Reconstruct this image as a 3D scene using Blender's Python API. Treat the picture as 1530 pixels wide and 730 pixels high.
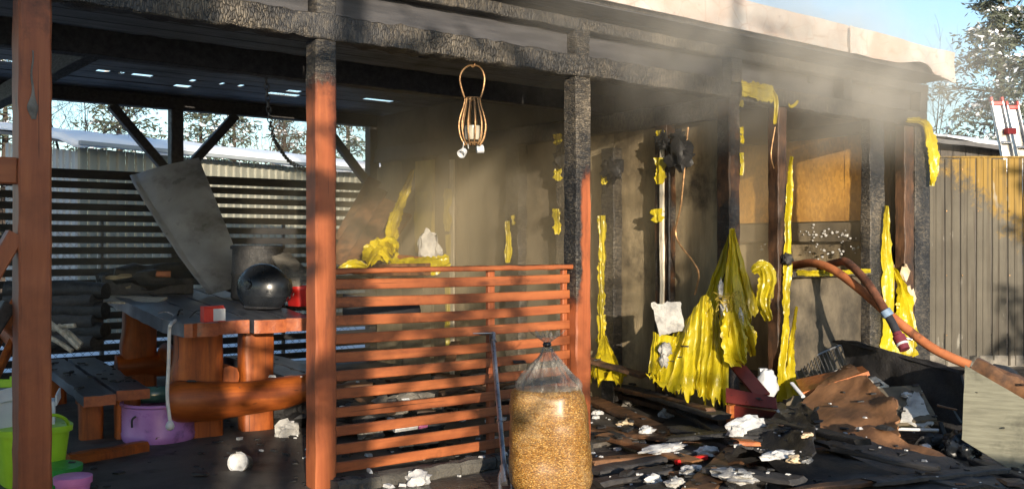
import bpy, bmesh, math, random
from mathutils import Vector, Matrix, noise as N
random.seed(7)
for o in list(bpy.data.objects): bpy.data.objects.remove(o)
SC = bpy.context.scene
COL = SC.collection
PI = math.pi

# ------------------------------------------------------------------ camera, world, sun, exposure
# world frame: +X runs along the building's open front, +Y goes into the building, camera eye at (0, 0, 1.3)
EYE = Vector((0, 0, 1.3)); FPX = 1480.0; CX, HY = 765.0, 370.0
FWD = Vector((.621, .784, 0)).normalized(); RGT = Vector((FWD.y, -FWD.x, 0)); UP = Vector((0, 0, 1))
cam = bpy.data.cameras.new('camera'); camo = bpy.data.objects.new('camera', cam); COL.objects.link(camo)
camo.location = EYE; camo.rotation_euler = (PI/2, 0, -math.atan2(FWD.x, FWD.y))
cam.sensor_width = 36; cam.lens = 36*FPX/1530; cam.shift_y = 5/1530; cam.clip_end = 3000; cam.clip_start = .05
SC.camera = camo

SUN_EL = math.radians(9.0)
SUN_DIR = Vector((.43, .903, 0)).normalized()            # the way the light travels, on plan
travel = Vector((SUN_DIR.x*math.cos(SUN_EL), SUN_DIR.y*math.cos(SUN_EL), -math.sin(SUN_EL)))
world = bpy.data.worlds.new('World'); SC.world = world; world.use_nodes = True
wn = world.node_tree.nodes; wl = world.node_tree.links
for n in list(wn): wn.remove(n)
sky = wn.new('ShaderNodeTexSky'); sky.sky_type = 'NISHITA'; sky.sun_disc = False
sky.sun_elevation = SUN_EL; sky.sun_rotation = math.atan2(-SUN_DIR.x, -SUN_DIR.y)
sky.air_density = 1.0; sky.dust_density = .8; sky.ozone_density = 2.2
bg = wn.new('ShaderNodeBackground'); bg.inputs[1].default_value = .15
wo = wn.new('ShaderNodeOutputWorld'); wl.new(sky.outputs[0], bg.inputs[0]); wl.new(bg.outputs[0], wo.inputs[0])
sl = bpy.data.lights.new('sun', 'SUN'); sl.energy = 3.9; sl.angle = math.radians(.5); sl.color = (1, .87, .69)
so = bpy.data.objects.new('sun', sl); COL.objects.link(so); so.rotation_euler = travel.to_track_quat('-Z', 'Y').to_euler()
so.location = (-10, -20, 15)
SC.view_settings.view_transform = 'Standard'; SC.view_settings.look = 'None'
SC.view_settings.exposure = 1.15; SC.view_settings.gamma = 1
SC.view_settings.use_curve_mapping = False
cy = SC.cycles; cy.max_bounces = 7; cy.diffuse_bounces = 3; cy.glossy_bounces = 3; cy.transparent_max_bounces = 8
cy.volume_bounces = 1; cy.volume_step_rate = 1.0; cy.volume_max_steps = 64; cy.use_denoising = True
cy.sample_clamp_indirect = 4

# ------------------------------------------------------------------ measuring: rays of the eye met with real planes of the place
def ray(px, py): return FWD + RGT*((px-CX)/FPX) + UP*((HY-py)/FPX)
def D(px, py, d): return EYE + ray(px, py)*d
def Z(px, py, z=0.): r = ray(px, py); return EYE + r*((z-EYE.z)/r.z)
def VY(px, py, v): r = ray(px, py); return EYE + r*(v/r.y)
def UX(px, py, u): r = ray(px, py); return EYE + r*(u/r.x)

# ------------------------------------------------------------------ mesh helpers
OFF = {}
def root(o):
    while o.parent: o = o.parent
    return o
def link(name, me, mat=None, parent=None, loc=(0,0,0), rot=(0,0,0)):
    o = bpy.data.objects.new(name, me); COL.objects.link(o); o.location = loc; o.rotation_euler = rot
    if mat and me and not me.materials: me.materials.append(mat)
    if parent: o.parent = parent
    return o
def mk(name, vs, fs, mat, parent=None, smooth=False, attr=None, tag_=None, sharp=None):
    """one mesh object; vertices in place coordinates (moved into the thing's frame when it has one)"""
    me = bpy.data.meshes.new(name)
    off = OFF.get(root(parent).name, Vector()) if parent else Vector()
    me.from_pydata([tuple(Vector(v)-off) for v in vs], [], fs)
    if smooth:
        me.polygons.foreach_set('use_smooth', [True]*len(me.polygons))
        if sharp: me.set_sharp_from_angle(angle=math.radians(sharp))
    if attr:
        a = me.attributes.new('char', 'FLOAT', 'POINT'); a.data.foreach_set('value', attr)
    me.update()
    o = link(name, me, mat, parent)
    if tag_: tag(o, *tag_)
    return o
def tag(o, label=None, cat=None, group=None, kind=None):
    if label: o['label'] = label
    if cat: o['category'] = cat
    if group: o['group'] = group
    if kind: o['kind'] = kind
    return o
def thing(name, label, cat, loc=(0,0,0), rz=0, group=None, world_coords=True):
    o = bpy.data.objects.new(name, None); COL.objects.link(o); o.location = loc; o.rotation_euler = (0,0,rz)
    if world_coords: OFF[o.name] = Vector(loc)
    return tag(o, label, cat, group)
def nz(p, s=1., seed=0.): return N.noise(Vector(p)*s + Vector((seed*7.13, seed*3.7, seed*1.9)))

def frame(a, b, up=(0,0,1)):
    a, b = Vector(a), Vector(b); d = (b-a).normalized(); up = Vector(up)
    if abs(d.dot(up)) > .97: up = Vector((0,1,0)) if abs(d.y) < .9 else Vector((1,0,0))
    x = d.cross(up).normalized(); y = x.cross(d).normalized()
    return a, b, d, x, y
def bar_geo(a, b, w, h, up=(0,0,1), seg=None, jit=0., bev=.006, seed=0., taper=1., bend=0., ragged=0.):
    """a timber from a to b: width w across, height h along 'up'; eased edges, optional rough surface and ragged ends"""
    a, b, d, x, y = frame(a, b, up); L = (b-a).length
    if seg is None: seg = max(1, int(L/.06)) if jit else 1
    bev = min(bev, w*.3, h*.3)
    if jit:      # more points around so the faces can crumble
        k = 2 if max(w, h) > .05 else 1
        prof = []
        X0, X1, Y0, Y1 = -w/2, w/2, -h/2, h/2
        for i in range(k): prof.append((X0+bev+(w-2*bev)*i/k, Y0))
        prof.append((X1-bev, Y0))
        for i in range(k): prof.append((X1, Y0+bev+(h-2*bev)*i/k))
        prof.append((X1, Y1-bev))
        for i in range(k): prof.append((X1-bev-(w-2*bev)*i/k, Y1))
        prof.append((X0+bev, Y1))
        for i in range(k): prof.append((X0, Y1-bev-(h-2*bev)*i/k))
        prof.append((X0, Y0+bev))
    else:
        prof = [(-w/2+bev,-h/2),(w/2-bev,-h/2),(w/2,-h/2+bev),(w/2,h/2-bev),(w/2-bev,h/2),(-w/2+bev,h/2),(-w/2,h/2-bev),(-w/2,-h/2+bev)]
    n = len(prof); vs = []; fs = []
    for i in range(seg+1):
        t = i/seg; sc = 1+(taper-1)*t
        for j, (px, py) in enumerate(prof):
            p = a + d*(L*t) + x*px*sc + y*(py*sc + bend*math.sin(PI*t))
            if jit:
                p = p + (x*nz(p, 9, seed+1) + y*nz(p, 9, seed+2))*jit + (x*nz(p, 31, seed+3)+y*nz(p, 31, seed+4))*jit*.5
            if ragged and i in (0, seg): p = p + d*(nz((px*1.0, py, seed), 40/max(.2, (w+h)*4), seed)*ragged)
            vs.append(p)
    for i in range(seg):
        for j in range(n):
            k2 = (j+1) % n
            fs.append((i*n+j, i*n+k2, (i+1)*n+k2, (i+1)*n+j))
    fs.append(tuple(range(n-1, -1, -1))); fs.append(tuple(range(seg*n, seg*n+n)))
    return vs, fs
def bar(name, a, b, w, h, mat, parent=None, charf=None, tag_=None, **k):
    vs, fs = bar_geo(a, b, w, h, **k)
    at = [charf(v) for v in vs] if charf else None
    return mk(name, vs, fs, mat, parent, attr=at, tag_=tag_, smooth=bool(k.get('jit')), sharp=38)
def box(name, p0, p1, mat, parent=None, bev=.004, tag_=None, jit=0., seed=0.):
    p0, p1 = Vector(p0), Vector(p1); c = (p0+p1)/2; s = p1-p0
    return bar(name, (c.x, p0.y, c.z), (c.x, p1.y, c.z), abs(s.x), abs(s.z), mat, parent, tag_=tag_, bev=bev, jit=jit, seed=seed)
def tube_geo(pts, r, n=8, close=True):
    pts = [Vector(p) for p in pts]; m = len(pts); vs = []; fs = []
    rs = r if isinstance(r, (list, tuple)) else [r]*m
    prevx = None
    for i, p in enumerate(pts):
        d = (pts[min(i+1, m-1)]-pts[max(i-1, 0)]).normalized()
        if prevx is None:
            up = Vector((0,0,1)) if abs(d.z) < .9 else Vector((1,0,0)); x = d.cross(up).normalized()
        else: x = (prevx - d*prevx.dot(d)).normalized()
        prevx = x; y = d.cross(x)
        for j in range(n):
            a = 2*PI*j/n; vs.append(p + (x*math.cos(a)+y*math.sin(a))*rs[i])
    for i in range(m-1):
        for j in range(n):
            k = (j+1) % n; fs.append((i*n+j, i*n+k, (i+1)*n+k, (i+1)*n+j))
    if close: fs.append(tuple(range(n-1,-1,-1))); fs.append(tuple(range((m-1)*n, m*n)))
    return vs, fs
def tube(name, pts, r, mat, parent=None, n=8, tag_=None, sharp=50):
    vs, fs = tube_geo(pts, r, n); return mk(name, vs, fs, mat, parent, smooth=True, tag_=tag_, sharp=sharp)
def spline(pts, k=8):
    pts = [Vector(p) for p in pts]; out = []
    P = [pts[0]*2-pts[1]] + pts + [pts[-1]*2-pts[-2]]
    for i in range(1, len(P)-2):
        for j in range(k):
            t = j/k; p0, p1, p2, p3 = P[i-1], P[i], P[i+1], P[i+2]
            out.append(.5*((2*p1)+(p2-p0)*t+(2*p0-5*p1+4*p2-p3)*t*t+(3*p1-p0-3*p2+p3)*t**3))
    out.append(pts[-1]); return out
def lathe_geo(prof, n=24, c=(0,0,0), ax=None, sq=None):
    c = Vector(c); vs = []; fs = []; m = len(prof)
    q = Vector(ax).to_track_quat('Z', 'Y') if ax else None
    for r, z in prof:
        for j in range(n):
            a = 2*PI*j/n; v = Vector((r*math.cos(a), r*math.sin(a), z))
            if sq:
                e = 2/sq; v.x = math.copysign(abs(math.cos(a))**e, math.cos(a))*r; v.y = math.copysign(abs(math.sin(a))**e, math.sin(a))*r
            vs.append(c + (q @ v if q else v))
    for i in range(m-1):
        for j in range(n):
            k = (j+1) % n; fs.append((i*n+j, i*n+k, (i+1)*n+k, (i+1)*n+j))
    if prof[0][0] > 1e-5: fs.append(tuple(range(n-1,-1,-1)))
    if prof[-1][0] > 1e-5: fs.append(tuple(range((m-1)*n, m*n)))
    return vs, fs
def lathe(name, prof, mat, parent=None, n=24, c=(0,0,0), ax=None, tag_=None, sq=None, sharp=40):
    vs, fs = lathe_geo(prof, n, c, ax, sq); return mk(name, vs, fs, mat, parent, smooth=True, tag_=tag_, sharp=sharp)
def grid_geo(f, nu, nv, th=0., tdir=None):
    """surface f(s,t); with th a closed slab"""
    top = [Vector(f(i/nu, j/nv)) for j in range(nv+1) for i in range(nu+1)]
    def q(i, j): return j*(nu+1)+i
    fs = [(q(i,j), q(i+1,j), q(i+1,j+1), q(i,j+1)) for j in range(nv) for i in range(nu)]
    if not th: return top, fs
    m = len(top); nrm = []
    for j in range(nv+1):
        for i in range(nu+1):
            if tdir: nrm.append(Vector(tdir)); continue
            a = top[q(min(i+1,nu), j)]-top[q(max(i-1,0), j)]; b = top[q(i, min(j+1,nv))]-top[q(i, max(j-1,0))]
            nn = a.cross(b); nrm.append(nn.normalized() if nn.length > 1e-9 else Vector((0,0,1)))
    vs = top + [p-n_*th for p, n_ in zip(top, nrm)]
    fs += [tuple(reversed([k+m for k in f_])) for f_ in fs[:]]
    rim = [q(i,0) for i in range(nu+1)] + [q(nu,j) for j in range(1,nv+1)] + [q(i,nv) for i in range(nu-1,-1,-1)] + [q(0,j) for j in range(nv-1,0,-1)]
    for k in range(len(rim)):
        a, b = rim[k], rim[(k+1) % len(rim)]; fs.append((b, a, a+m, b+m))
    return vs, fs
def sheet(name, c, mat, parent=None, th=.012, n=(10,10), warp=.0, ws=3., ragged=0., seed=0., tag_=None, smooth=True):
    """a board or sheet through four corners c (in order), warped, with broken edges"""
    c = [Vector(p) for p in c]
    nn = (c[1]-c[0]).cross(c[3]-c[0]).normalized()
    def f(s, t):
        if ragged:
            e = lambda k, q_: ragged*nz((q_*6, k*5.3, seed), 1, seed)+ragged*.5*nz((q_*19, k*3.1, seed), 1, seed)
            S = s + (e(1, t)*(s < .001) + e(2, t)*(s > .999)); T = t + (e(3, s)*(t < .001)+e(4, s)*(t > .999))
        else: S, T = s, t
        p = (c[0]*(1-S)+c[1]*S)*(1-T) + (c[3]*(1-S)+c[2]*S)*T
        if warp: p = p + nn*(warp*nz(p, ws, seed)+warp*.4*nz(p, ws*3.1, seed+1))
        return p
    vs, fs = grid_geo(f, n[0], n[1], th)
    return mk(name, vs, fs, mat, parent, smooth=smooth, tag_=tag_, sharp=35)
def lump(name, c, r, mat, parent=None, sub=3, amp=.35, sc=3., seed=0., tag_=None, flat=None):
    """an uneven lump; r a radius triple"""
    bm = bmesh.new(); bmesh.ops.create_icosphere(bm, subdivisions=sub, radius=1)
    vs = []
    for v in bm.verts:
        p = v.co.normalized(); k = 1 + amp*nz(p, sc*.5, seed) + amp*.5*nz(p, sc*1.3, seed+2) + amp*.3*nz(p, sc*3, seed+5)
        q = Vector((p.x*r[0], p.y*r[1], p.z*r[2]))*k
        if flat is not None: q.z = max(q.z, -flat)
        vs.append(Vector(c)+q)
    fs = [tuple(v.index for v in f.verts) for f in bm.faces]; bm.free()
    return mk(name, vs, fs, mat, parent, smooth=True, tag_=tag_, sharp=60)
def copy_tree(o, parent=None):
    c = o.copy(); COL.objects.link(c); c.parent = parent
    for ch in o.children: copy_tree(ch, c)
    return c

# ------------------------------------------------------------------ materials
MATS = {}
class NT:
    def __init__(s, name):
        s.m = bpy.data.materials.new(name); s.m.use_nodes = True; s.t = s.m.node_tree; s.n = s.t.nodes; s.l = s.t.links
        s.b = s.n['Principled BSDF']; s.tc = s.n.new('ShaderNodeTexCoord').outputs['Object']
        MATS[name] = s.m
    def node(s, t, **k):
        n = s.n.new(t)
        for a, v in k.items():
            if a.startswith('i_'): n.inputs[int(a[2:])].default_value = v
            else: setattr(n, a, v)
        return n
    def link(s, a, b): s.l.new(a, b)
    def map(s, scale=(1,1,1), rot=(0,0,0), src=None, loc=(0,0,0)):
        n = s.n.new('ShaderNodeMapping'); n.inputs['Scale'].default_value = scale; n.inputs['Rotation'].default_value = rot; n.inputs['Location'].default_value = loc
        s.link(src or s.tc, n.inputs[0]); return n.outputs[0]
    def noise(s, scale, v=None, detail=4, rough=.55, dist=0.):
        n = s.n.new('ShaderNodeTexNoise'); n.inputs['Scale'].default_value = scale; n.inputs['Detail'].default_value = detail
        n.inputs['Roughness'].default_value = rough; n.inputs['Distortion'].default_value = dist
        s.link(v or s.tc, n.inputs['Vector']); return n.outputs['Fac']
    def voro(s, scale, v=None, feature='F1', out='Distance', rnd=1.):
        n = s.n.new('ShaderNodeTexVoronoi'); n.feature = feature; n.inputs['Scale'].default_value = scale; n.inputs['Randomness'].default_value = rnd
        s.link(v or s.tc, n.inputs['Vector']); return n.outputs[out]
    def ramp(s, fac, stops, interp='LINEAR'):
        n = s.n.new('ShaderNodeValToRGB'); n.color_ramp.interpolation = interp; e = n.color_ramp.elements
        while len(e) < len(stops): e.new(.5)
        for i, (p, c) in enumerate(stops):
            e[i].position = p; c = c if isinstance(c, (tuple, list)) else (c, c, c); e[i].color = (*c[:3], 1)
        s.link(fac, n.inputs[0]); return n.outputs[0]
    def mix(s, f, a, b, mode='MIX'):
        n = s.n.new('ShaderNodeMix'); n.data_type = 'RGBA'; n.blend_type = mode
        for val, i in ((f, 0), (a, 6), (b, 7)):
            if isinstance(val, (int, float)): n.inputs[i].default_value = val if i == 0 else (val, val, val, 1)
            elif isinstance(val, (tuple, list)): n.inputs[i].default_value = (*val[:3], 1)
            else: s.link(val, n.inputs[i])
        return n.outputs[2]
    def math(s, op, a, b=0., clamp=False):
        n = s.n.new('ShaderNodeMath'); n.operation = op; n.use_clamp = clamp
        for i, v in ((0, a), (1, b)):
            if isinstance(v, (int, float)): n.inputs[i].default_value = v
            else: s.link(v, n.inputs[i])
        return n.outputs[0]
    def bump(s, h, strength=.4, dist=.01, prev=None):
        n = s.n.new('ShaderNodeBump'); n.inputs['Strength'].default_value = strength; n.inputs['Distance'].default_value = dist
        s.link(h, n.inputs['Height'])
        if prev: s.link(prev, n.inputs['Normal'])
        return n.outputs[0]
    def out(s, col=None, rough=None, normal=None, metal=None, spec=None):
        def put(v, k):
            if v is None: return
            if isinstance(v, (int, float)): s.b.inputs[k].default_value = v
            elif isinstance(v, (tuple, list)): s.b.inputs[k].default_value = (*v[:3], 1)
            else: s.link(v, s.b.inputs[k])
        put(col, 'Base Color'); put(rough, 'Roughness'); put(normal, 'Normal'); put(metal, 'Metallic'); put(spec, 'Specular IOR Level')
        return s.m
    def sep(s, v=None):
        n = s.n.new('ShaderNodeSeparateXYZ'); s.link(v or s.tc, n.inputs[0]); return n.outputs
    def attr(s, name='char'):
        n = s.n.new('ShaderNodeAttribute'); n.attribute_name = name; return n.outputs['Fac']
    def nrm(s): return s.n.new('ShaderNodeNewGeometry').outputs['Normal']

def plain(name, c1, c2=None, scale=6., rough=.7, bump=.2, bd=.004, stretch=(1,1,1), metal=0., spec=.4, fine=60., soot=0., soot_scale=2.5, sootc=(.012,.011,.01), lo=.35, hi=.65):
    """matter with two tones, fine relief and optional smoke staining"""
    t = NT(name); v = t.map(stretch); c2 = c2 or tuple(x*.6 for x in c1)
    f = t.ramp(t.noise(scale, v, 6, .6), [(lo, 0.), (hi, 1.)]); col = t.mix(f, c1, c2)
    if soot:
        sf = t.ramp(t.noise(soot_scale, None, 6, .65), [(.62-soot*.4, 0.), (.78-soot*.3, 1.)]); col = t.mix(sf, col, sootc)
    h = t.noise(fine, v, 4, .6)
    r = t.ramp(t.noise(scale*3, v, 3), [(.3, max(0, rough-.12)), (.7, min(1, rough+.12))])
    return t.out(col, r, t.bump(h, bump, bd), metal, spec)

def char_layers(t, sx, sy, sz):
    """alligatored charcoal: small uneven blocks split by cracks, grey-brown ash on the crests"""
    def warp(v, k, sc_):
        nn = t.n.new('ShaderNodeTexNoise'); nn.inputs['Scale'].default_value = sc_; nn.inputs['Detail'].default_value = 4; t.link(t.tc, nn.inputs['Vector'])
        m_ = t.n.new('ShaderNodeVectorMath'); m_.operation = 'SCALE'; m_.inputs[3].default_value = k; t.link(nn.outputs['Color'], m_.inputs[0])
        a_ = t.n.new('ShaderNodeVectorMath'); a_.operation = 'ADD'; t.link(v, a_.inputs[0]); t.link(m_.outputs[0], a_.inputs[1]); return a_.outputs[0]
    mp = warp(warp(t.map((sx, sy, sz)), 2.2, 5.), .9, 24.)
    def cells(scale, feat, out):
        n = t.n.new('ShaderNodeTexVoronoi'); n.feature = feat; n.distance = 'EUCLIDEAN'; n.inputs['Scale'].default_value = scale; n.inputs['Randomness'].default_value = .8; t.link(mp, n.inputs['Vector']); return n.outputs[out]
    e = cells(1., 'DISTANCE_TO_EDGE', 'Distance'); h = t.ramp(e, [(.0, 0.), (.10, .75), (.35, 1.)]); tone = t.sep(cells(1., 'F1', 'Color'))[0]
    patch = t.math('ADD', t.noise(1.7, None, 6, .65), t.math('MULTIPLY', t.math('SUBTRACT', tone, .5), .22))
    ash = t.ramp(patch, [(.32, (.012,.012,.014)), (.47, (.035,.032,.030)), (.60, (.085,.072,.056)), (.76, (.18,.15,.112))])
    fine = t.noise(70., None, 4, .7)
    crack = t.math('MULTIPLY', t.ramp(e, [(.0, 0.), (.045, 1.)]), t.ramp(fine, [(.25, .35), (.6, 1.)]))
    deep = t.ramp(t.noise(2.6, None, 5, .6), [(.38, .12), (.62, 1.)])
    col = t.mix(t.math('MULTIPLY', t.math('SUBTRACT', 1., crack), deep), ash, (.007,.007,.008))
    hh = t.math('ADD', t.math('MULTIPLY', t.math('MULTIPLY', h, deep), .9), t.math('MULTIPLY', fine, .40))
    return col, hh
def charred(name, s=(45,45,14)):
    t = NT(name); c, h = char_layers(t, *s); return t.out(c, .52, t.bump(h, .9, .012), 0, .5)
def stained(name, base, dark, grain=(3,3,40), cs=(45,45,14), rough=.5, axis_soot=0.):
    """orange-brown glazed timber that turns to charcoal where the 'char' attribute says the fire reached"""
    t = NT(name); v = t.map(tuple(1/x*30 if False else x for x in grain))
    g = t.noise(1., v, 7, .65, .6); wood = t.mix(t.ramp(g, [(.3, 0.), (.72, 1.)]), base, dark)
    blot = t.noise(2.2, None, 6, .65); wood = t.mix(t.ramp(blot, [(.45, 0.), (.72, .7)]), wood, tuple(x*.40 for x in dark))
    kn = t.voro(1., t.map(tuple(4.5 if x > 5 else 1.5 for x in grain)), 'F1', 'Distance'); wood = t.mix(t.ramp(t.math('ADD', kn, t.math('MULTIPLY', g, .12)), [(.11, .9), (.17, 0.)]), wood, tuple(x*.25 for x in dark))
    sm = t.noise(1., t.map(tuple(7 if x > 5 else 1.2 for x in grain)), 6, .7); wood = t.mix(t.ramp(sm, [(.55, 0.), (.72, .75)]), wood, (.022,.014,.010))
    crk = t.noise(1., t.map(tuple(60 if x > 5 else .9 for x in grain)), 2, .5); wood = t.mix(t.ramp(crk, [(.69, 0.), (.72, .8)]), wood, tuple(x*.15 for x in dark))
    cc, ch = char_layers(t, *cs)
    a = t.math('ADD', t.attr(), t.math('MULTIPLY', t.math('SUBTRACT', t.noise(9., None, 6, .7), .5), .9))
    f = t.ramp(a, [(.42, 0.), (.62, 1.)])
    scorch = t.ramp(a, [(.22, 0.), (.5, 1.)]); wood = t.mix(scorch, wood, tuple(x*.22 for x in dark))
    col = t.mix(f, wood, cc)
    hb = t.mix(f, t.math('MULTIPLY', g, .12), ch)
    return t.out(col, t.ramp(f, [(0, rough), (1, .55)]), t.bump(hb, .8, .01), 0, .4)

stained('stain_post', (.34,.100,.034), (.21,.052,.019), (26,26,1.6), (38,38,88))
stained('scorched_post', (.15,.070,.028), (.065,.028,.013), (26,26,1.6), (38,38,88))
stained('stain_slat', (.35,.108,.034), (.20,.052,.018), (1.6,26,26), (30,40,60))
stained('stain_log', (.40,.105,.016), (.15,.030,.008), (20,20,1.3), (40,40,20), .45)
stained('stain_log_x', (.40,.105,.016), (.15,.030,.008), (1.3,20,20), (20,40,40), .45)
charred('char_beam', (88,88,25)); charred('char_post', (38,38,88)); charred('char_depth', (60,70,30))
plain('soot_wood', (.048,.045,.045), (.022,.021,.022), 5, .6, .5, .004, (6,1,6))
plain('soot_wood_y', (.034,.031,.030), (.013,.013,.014), 5, .62, .5, .004, (8,1,8))
plain('soot_ceiling', (.060,.058,.062), (.030,.029,.032), 4, .55, .4, .004, (.6,6,6))
plain('scorched_brown', (.115,.055,.026), (.045,.022,.012), 6, .55, .5, .004, (8,8,1.2), soot=.5)
plain('scorched_board', (.19,.092,.042), (.065,.032,.017), 3, .6, .5, .004, (1,6,6), soot=.42, soot_scale=2.2)
plain('brown_ply', (.28,.135,.058), (.12,.055,.024), 2.6, .7, .6, .008, (1,3,1), soot=.42, soot_scale=1.5)
plain('maroon_board', (.15,.026,.020), (.085,.015,.013), 4, .38, .2, .002, soot=.25)
plain('orange_board', (.40,.13,.035), (.25,.07,.02), 4, .45, .3, .003, (1,8,8), soot=.2)
plain('ash_plaster', (.33,.26,.155), (.14,.108,.066), 2.2, .85, .6, .008, (2.2,2.2,.45), soot=.26, soot_scale=2.0, sootc=(.035,.027,.019))
plain('dark_plaster', (.16,.13,.088), (.062,.050,.035), 2.4, .85, .5, .006, (1,1,.5), soot=.4, soot_scale=1.4)
plain('white_lath', (.62,.57,.47), (.36,.31,.23), 6, .6, .3, .003, (6,6,1), soot=.2)
plain('grey_siding', (.215,.210,.155), (.145,.140,.104), 5, .8, .5, .004, (1.2,1.2,14), soot=.2, soot_scale=1.6)
plain('black_sheet', (.014,.014,.016), (.055,.050,.046), 2.6, .55, .6, .012, spec=.4, lo=.42, hi=.75)
plain('black_felt', (.018,.018,.021), (.075,.068,.062), 3.2, .7, .7, .008, lo=.42, hi=.78)
plain('black_plastic', (.010,.012,.015), (.016,.018,.022), 5, .30, .15, .002, spec=.5)
plain('wool', (.46,.45,.42), (.27,.26,.25), 8, .95, .9, .012, fine=40, soot=.15)
plain('foam', (.55,.55,.54), (.32,.32,.33), 14, .9, .8, .008, fine=70, soot=.12, soot_scale=6)
plain('foam_warm', (.70,.56,.38), (.42,.32,.2), 9, .9, .8, .008, soot=.12)
plain('galv_sheet', (.38,.40,.43), (.22,.23,.24), 2.0, .36, .25, .004, (1,1,.5), metal=.15, soot=.18, soot_scale=1.6, sootc=(.06,.055,.05))
plain('steel', (.42,.43,.46), (.22,.21,.21), 12, .36, .25, .002, metal=.9)
plain('alu', (.62,.63,.65), (.45,.46,.48), 8, .35, .15, .002, metal=.85)
plain('rust_wire', (.34,.20,.09), (.16,.09,.045), 30, .5, .3, .001, metal=.6)
plain('wire_grey', (.22,.22,.22), (.14,.14,.14), 20, .5, .2, .001, metal=.7)
plain('white_plastic', (.55,.56,.57), (.42,.43,.45), 5, .4, .12, .002, soot=.06)
plain('red_plastic', (.52,.022,.018), (.36,.012,.012), 5, .4, .15, .002, soot=.05)
plain('lime_plastic', (.38,.62,.03), (.27,.47,.02), 4, .38, .12, .002, soot=.05)
plain('green_plastic', (.05,.33,.05), (.03,.22,.03), 4, .4, .12, .002)
plain('pink_plastic', (.62,.20,.42), (.5,.14,.33), 4, .4, .12, .002)
plain('purple_plastic', (.42,.20,.47), (.30,.13,.36), 4, .36, .2, .003, soot=.16, soot_scale=4)
plain('teal_glass', (.10,.22,.20), (.06,.14,.13), 5, .15, .1, .001, spec=.6)
plain('blue_plastic', (.02,.22,.50), (.015,.15,.36), 5, .35, .1, .001)
plain('hose_orange', (.44,.15,.055), (.30,.095,.035), 7, .8, .4, .002, fine=220, soot=.12, soot_scale=5)
plain('hose_brown', (.21,.075,.035), (.09,.035,.02), 7, .8, .4, .002, fine=220, soot=.35, soot_scale=5)
plain('hose_black', (.02,.02,.022), (.035,.035,.04), 7, .5, .3, .002)
plain('hose_maroon', (.17,.03,.04), (.10,.02,.025), 7, .4, .2, .002)
plain('tape_blue', (.16,.24,.36), (.24,.32,.42), 20, .5, .2, .002)
plain('yellow_panel', (.50,.38,.05), (.34,.24,.03), 5, .7, .5, .005, soot=.15)
plain('stone', (.22,.20,.17), (.11,.10,.085), 6, .85, .8, .012, soot=.2)
plain('charcoal', (.012,.012,.013), (.028,.027,.027), 14, .6, .8, .008)
plain('bark', (.075,.055,.042), (.035,.026,.02), 10, .9, .8, .012, (4,4,.7))
plain('pine_green', (.085,.098,.066), (.040,.050,.032), 3, .7, 0., .001)
plain('birch_twig', (.10,.075,.055), (.05,.038,.03), 3, .8, 0., .001)
plain('snow', (.82,.84,.88), (.74,.77,.83), 3, .6, .5, .03, fine=14)
plain('neighbour_wood', (.085,.075,.068), (.05,.045,.04), 4, .8, .4, .004, (8,8,1))
plain('neighbour_roof', (.10,.10,.105), (.06,.06,.065), 4, .7, .3, .004)
plain('tin_rib', (.24,.235,.185), (.19,.185,.15), 1.2, .5, .15, .003, metal=.1)
plain('tin_shade', (.30,.32,.33), (.24,.26,.27), 1.2, .5, .15, .003, metal=.1)
plain('red_label', (.55,.05,.03), (.45,.03,.02), 8, .45, .1, .001)
plain('pellet_core', (.40,.22,.06), (.25,.12,.03), 30, .8, .5, .004)
plain('jar_glass_smoked', (.42,.38,.30), (.25,.22,.17), 9, .25, .2, .002)
plain('cord_white', (.60,.58,.55), (.5,.48,.45), 9, .5, .1, .001)

def make_foil():
    t = NT('foil'); n1 = t.noise(3.2, None, 5); n2 = t.noise(11., None, 5, .6)
    col = t.mix(t.ramp(n1, [(.35, 0.), (.7, 1.)]), (.60,.47,.012), (.40,.33,.014))
    burn = t.ramp(t.math('ADD', t.attr(), t.math('MULTIPLY', t.math('SUBTRACT', t.noise(8., None, 6, .7), .5), 1.3)), [(.42, 0.), (.62, 1.)])
    col = t.mix(burn, col, (.09,.055,.018))
    sm = t.noise(2.6, t.map((1,1,.5)), 6, .7); col = t.mix(t.ramp(sm, [(.50, 0.), (.70, .8)]), col, (.20,.15,.018))
    v1 = t.noise(1., t.map((17,17,2.2), (.12,.1,0)), 2, .4, .6); v2 = t.noise(1., t.map((12,12,9), (.5,.7,.3)), 2, .4)
    h = t.math('ADD', t.math('MULTIPLY', t.math('ABSOLUTE', t.math('SUBTRACT', v1, .5)), 1.6), t.math('MULTIPLY', t.math('ABSOLUTE', t.math('SUBTRACT', v2, .5)), 2.2))
    t.out(col, .34, t.bump(h, .5, .012), 0, .5)
    tr = t.n.new('ShaderNodeBsdfTranslucent'); t.link(col, tr.inputs[0])
    ms = t.n.new('ShaderNodeMixShader'); ms.inputs[0].default_value = .30
    t.link(t.b.outputs[0], ms.inputs[1]); t.link(tr.outputs[0], ms.inputs[2]); t.link(ms.outputs[0], t.n['Material Output'].inputs[0])
make_foil()
def make_osb():
    t = NT('osb'); v = t.map((1,1,1.6)); cell = t.voro(26., t.map((1,1.9,1.0), (.4,.2,.5)), 'F1', 'Color'); c = t.sep(cell)[0]
    col = t.mix(c, (.64,.34,.060), (.44,.21,.032)); col = t.mix(t.ramp(t.noise(2.0, None, 5), [(.42,0.),(.8,.75)]), col, (.13,.062,.022))
    t.out(col, .55, t.bump(t.voro(26., t.map((1,1.9,1.0), (.4,.2,.5)), 'F1', 'Distance'), .3, .003))
make_osb()
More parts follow.
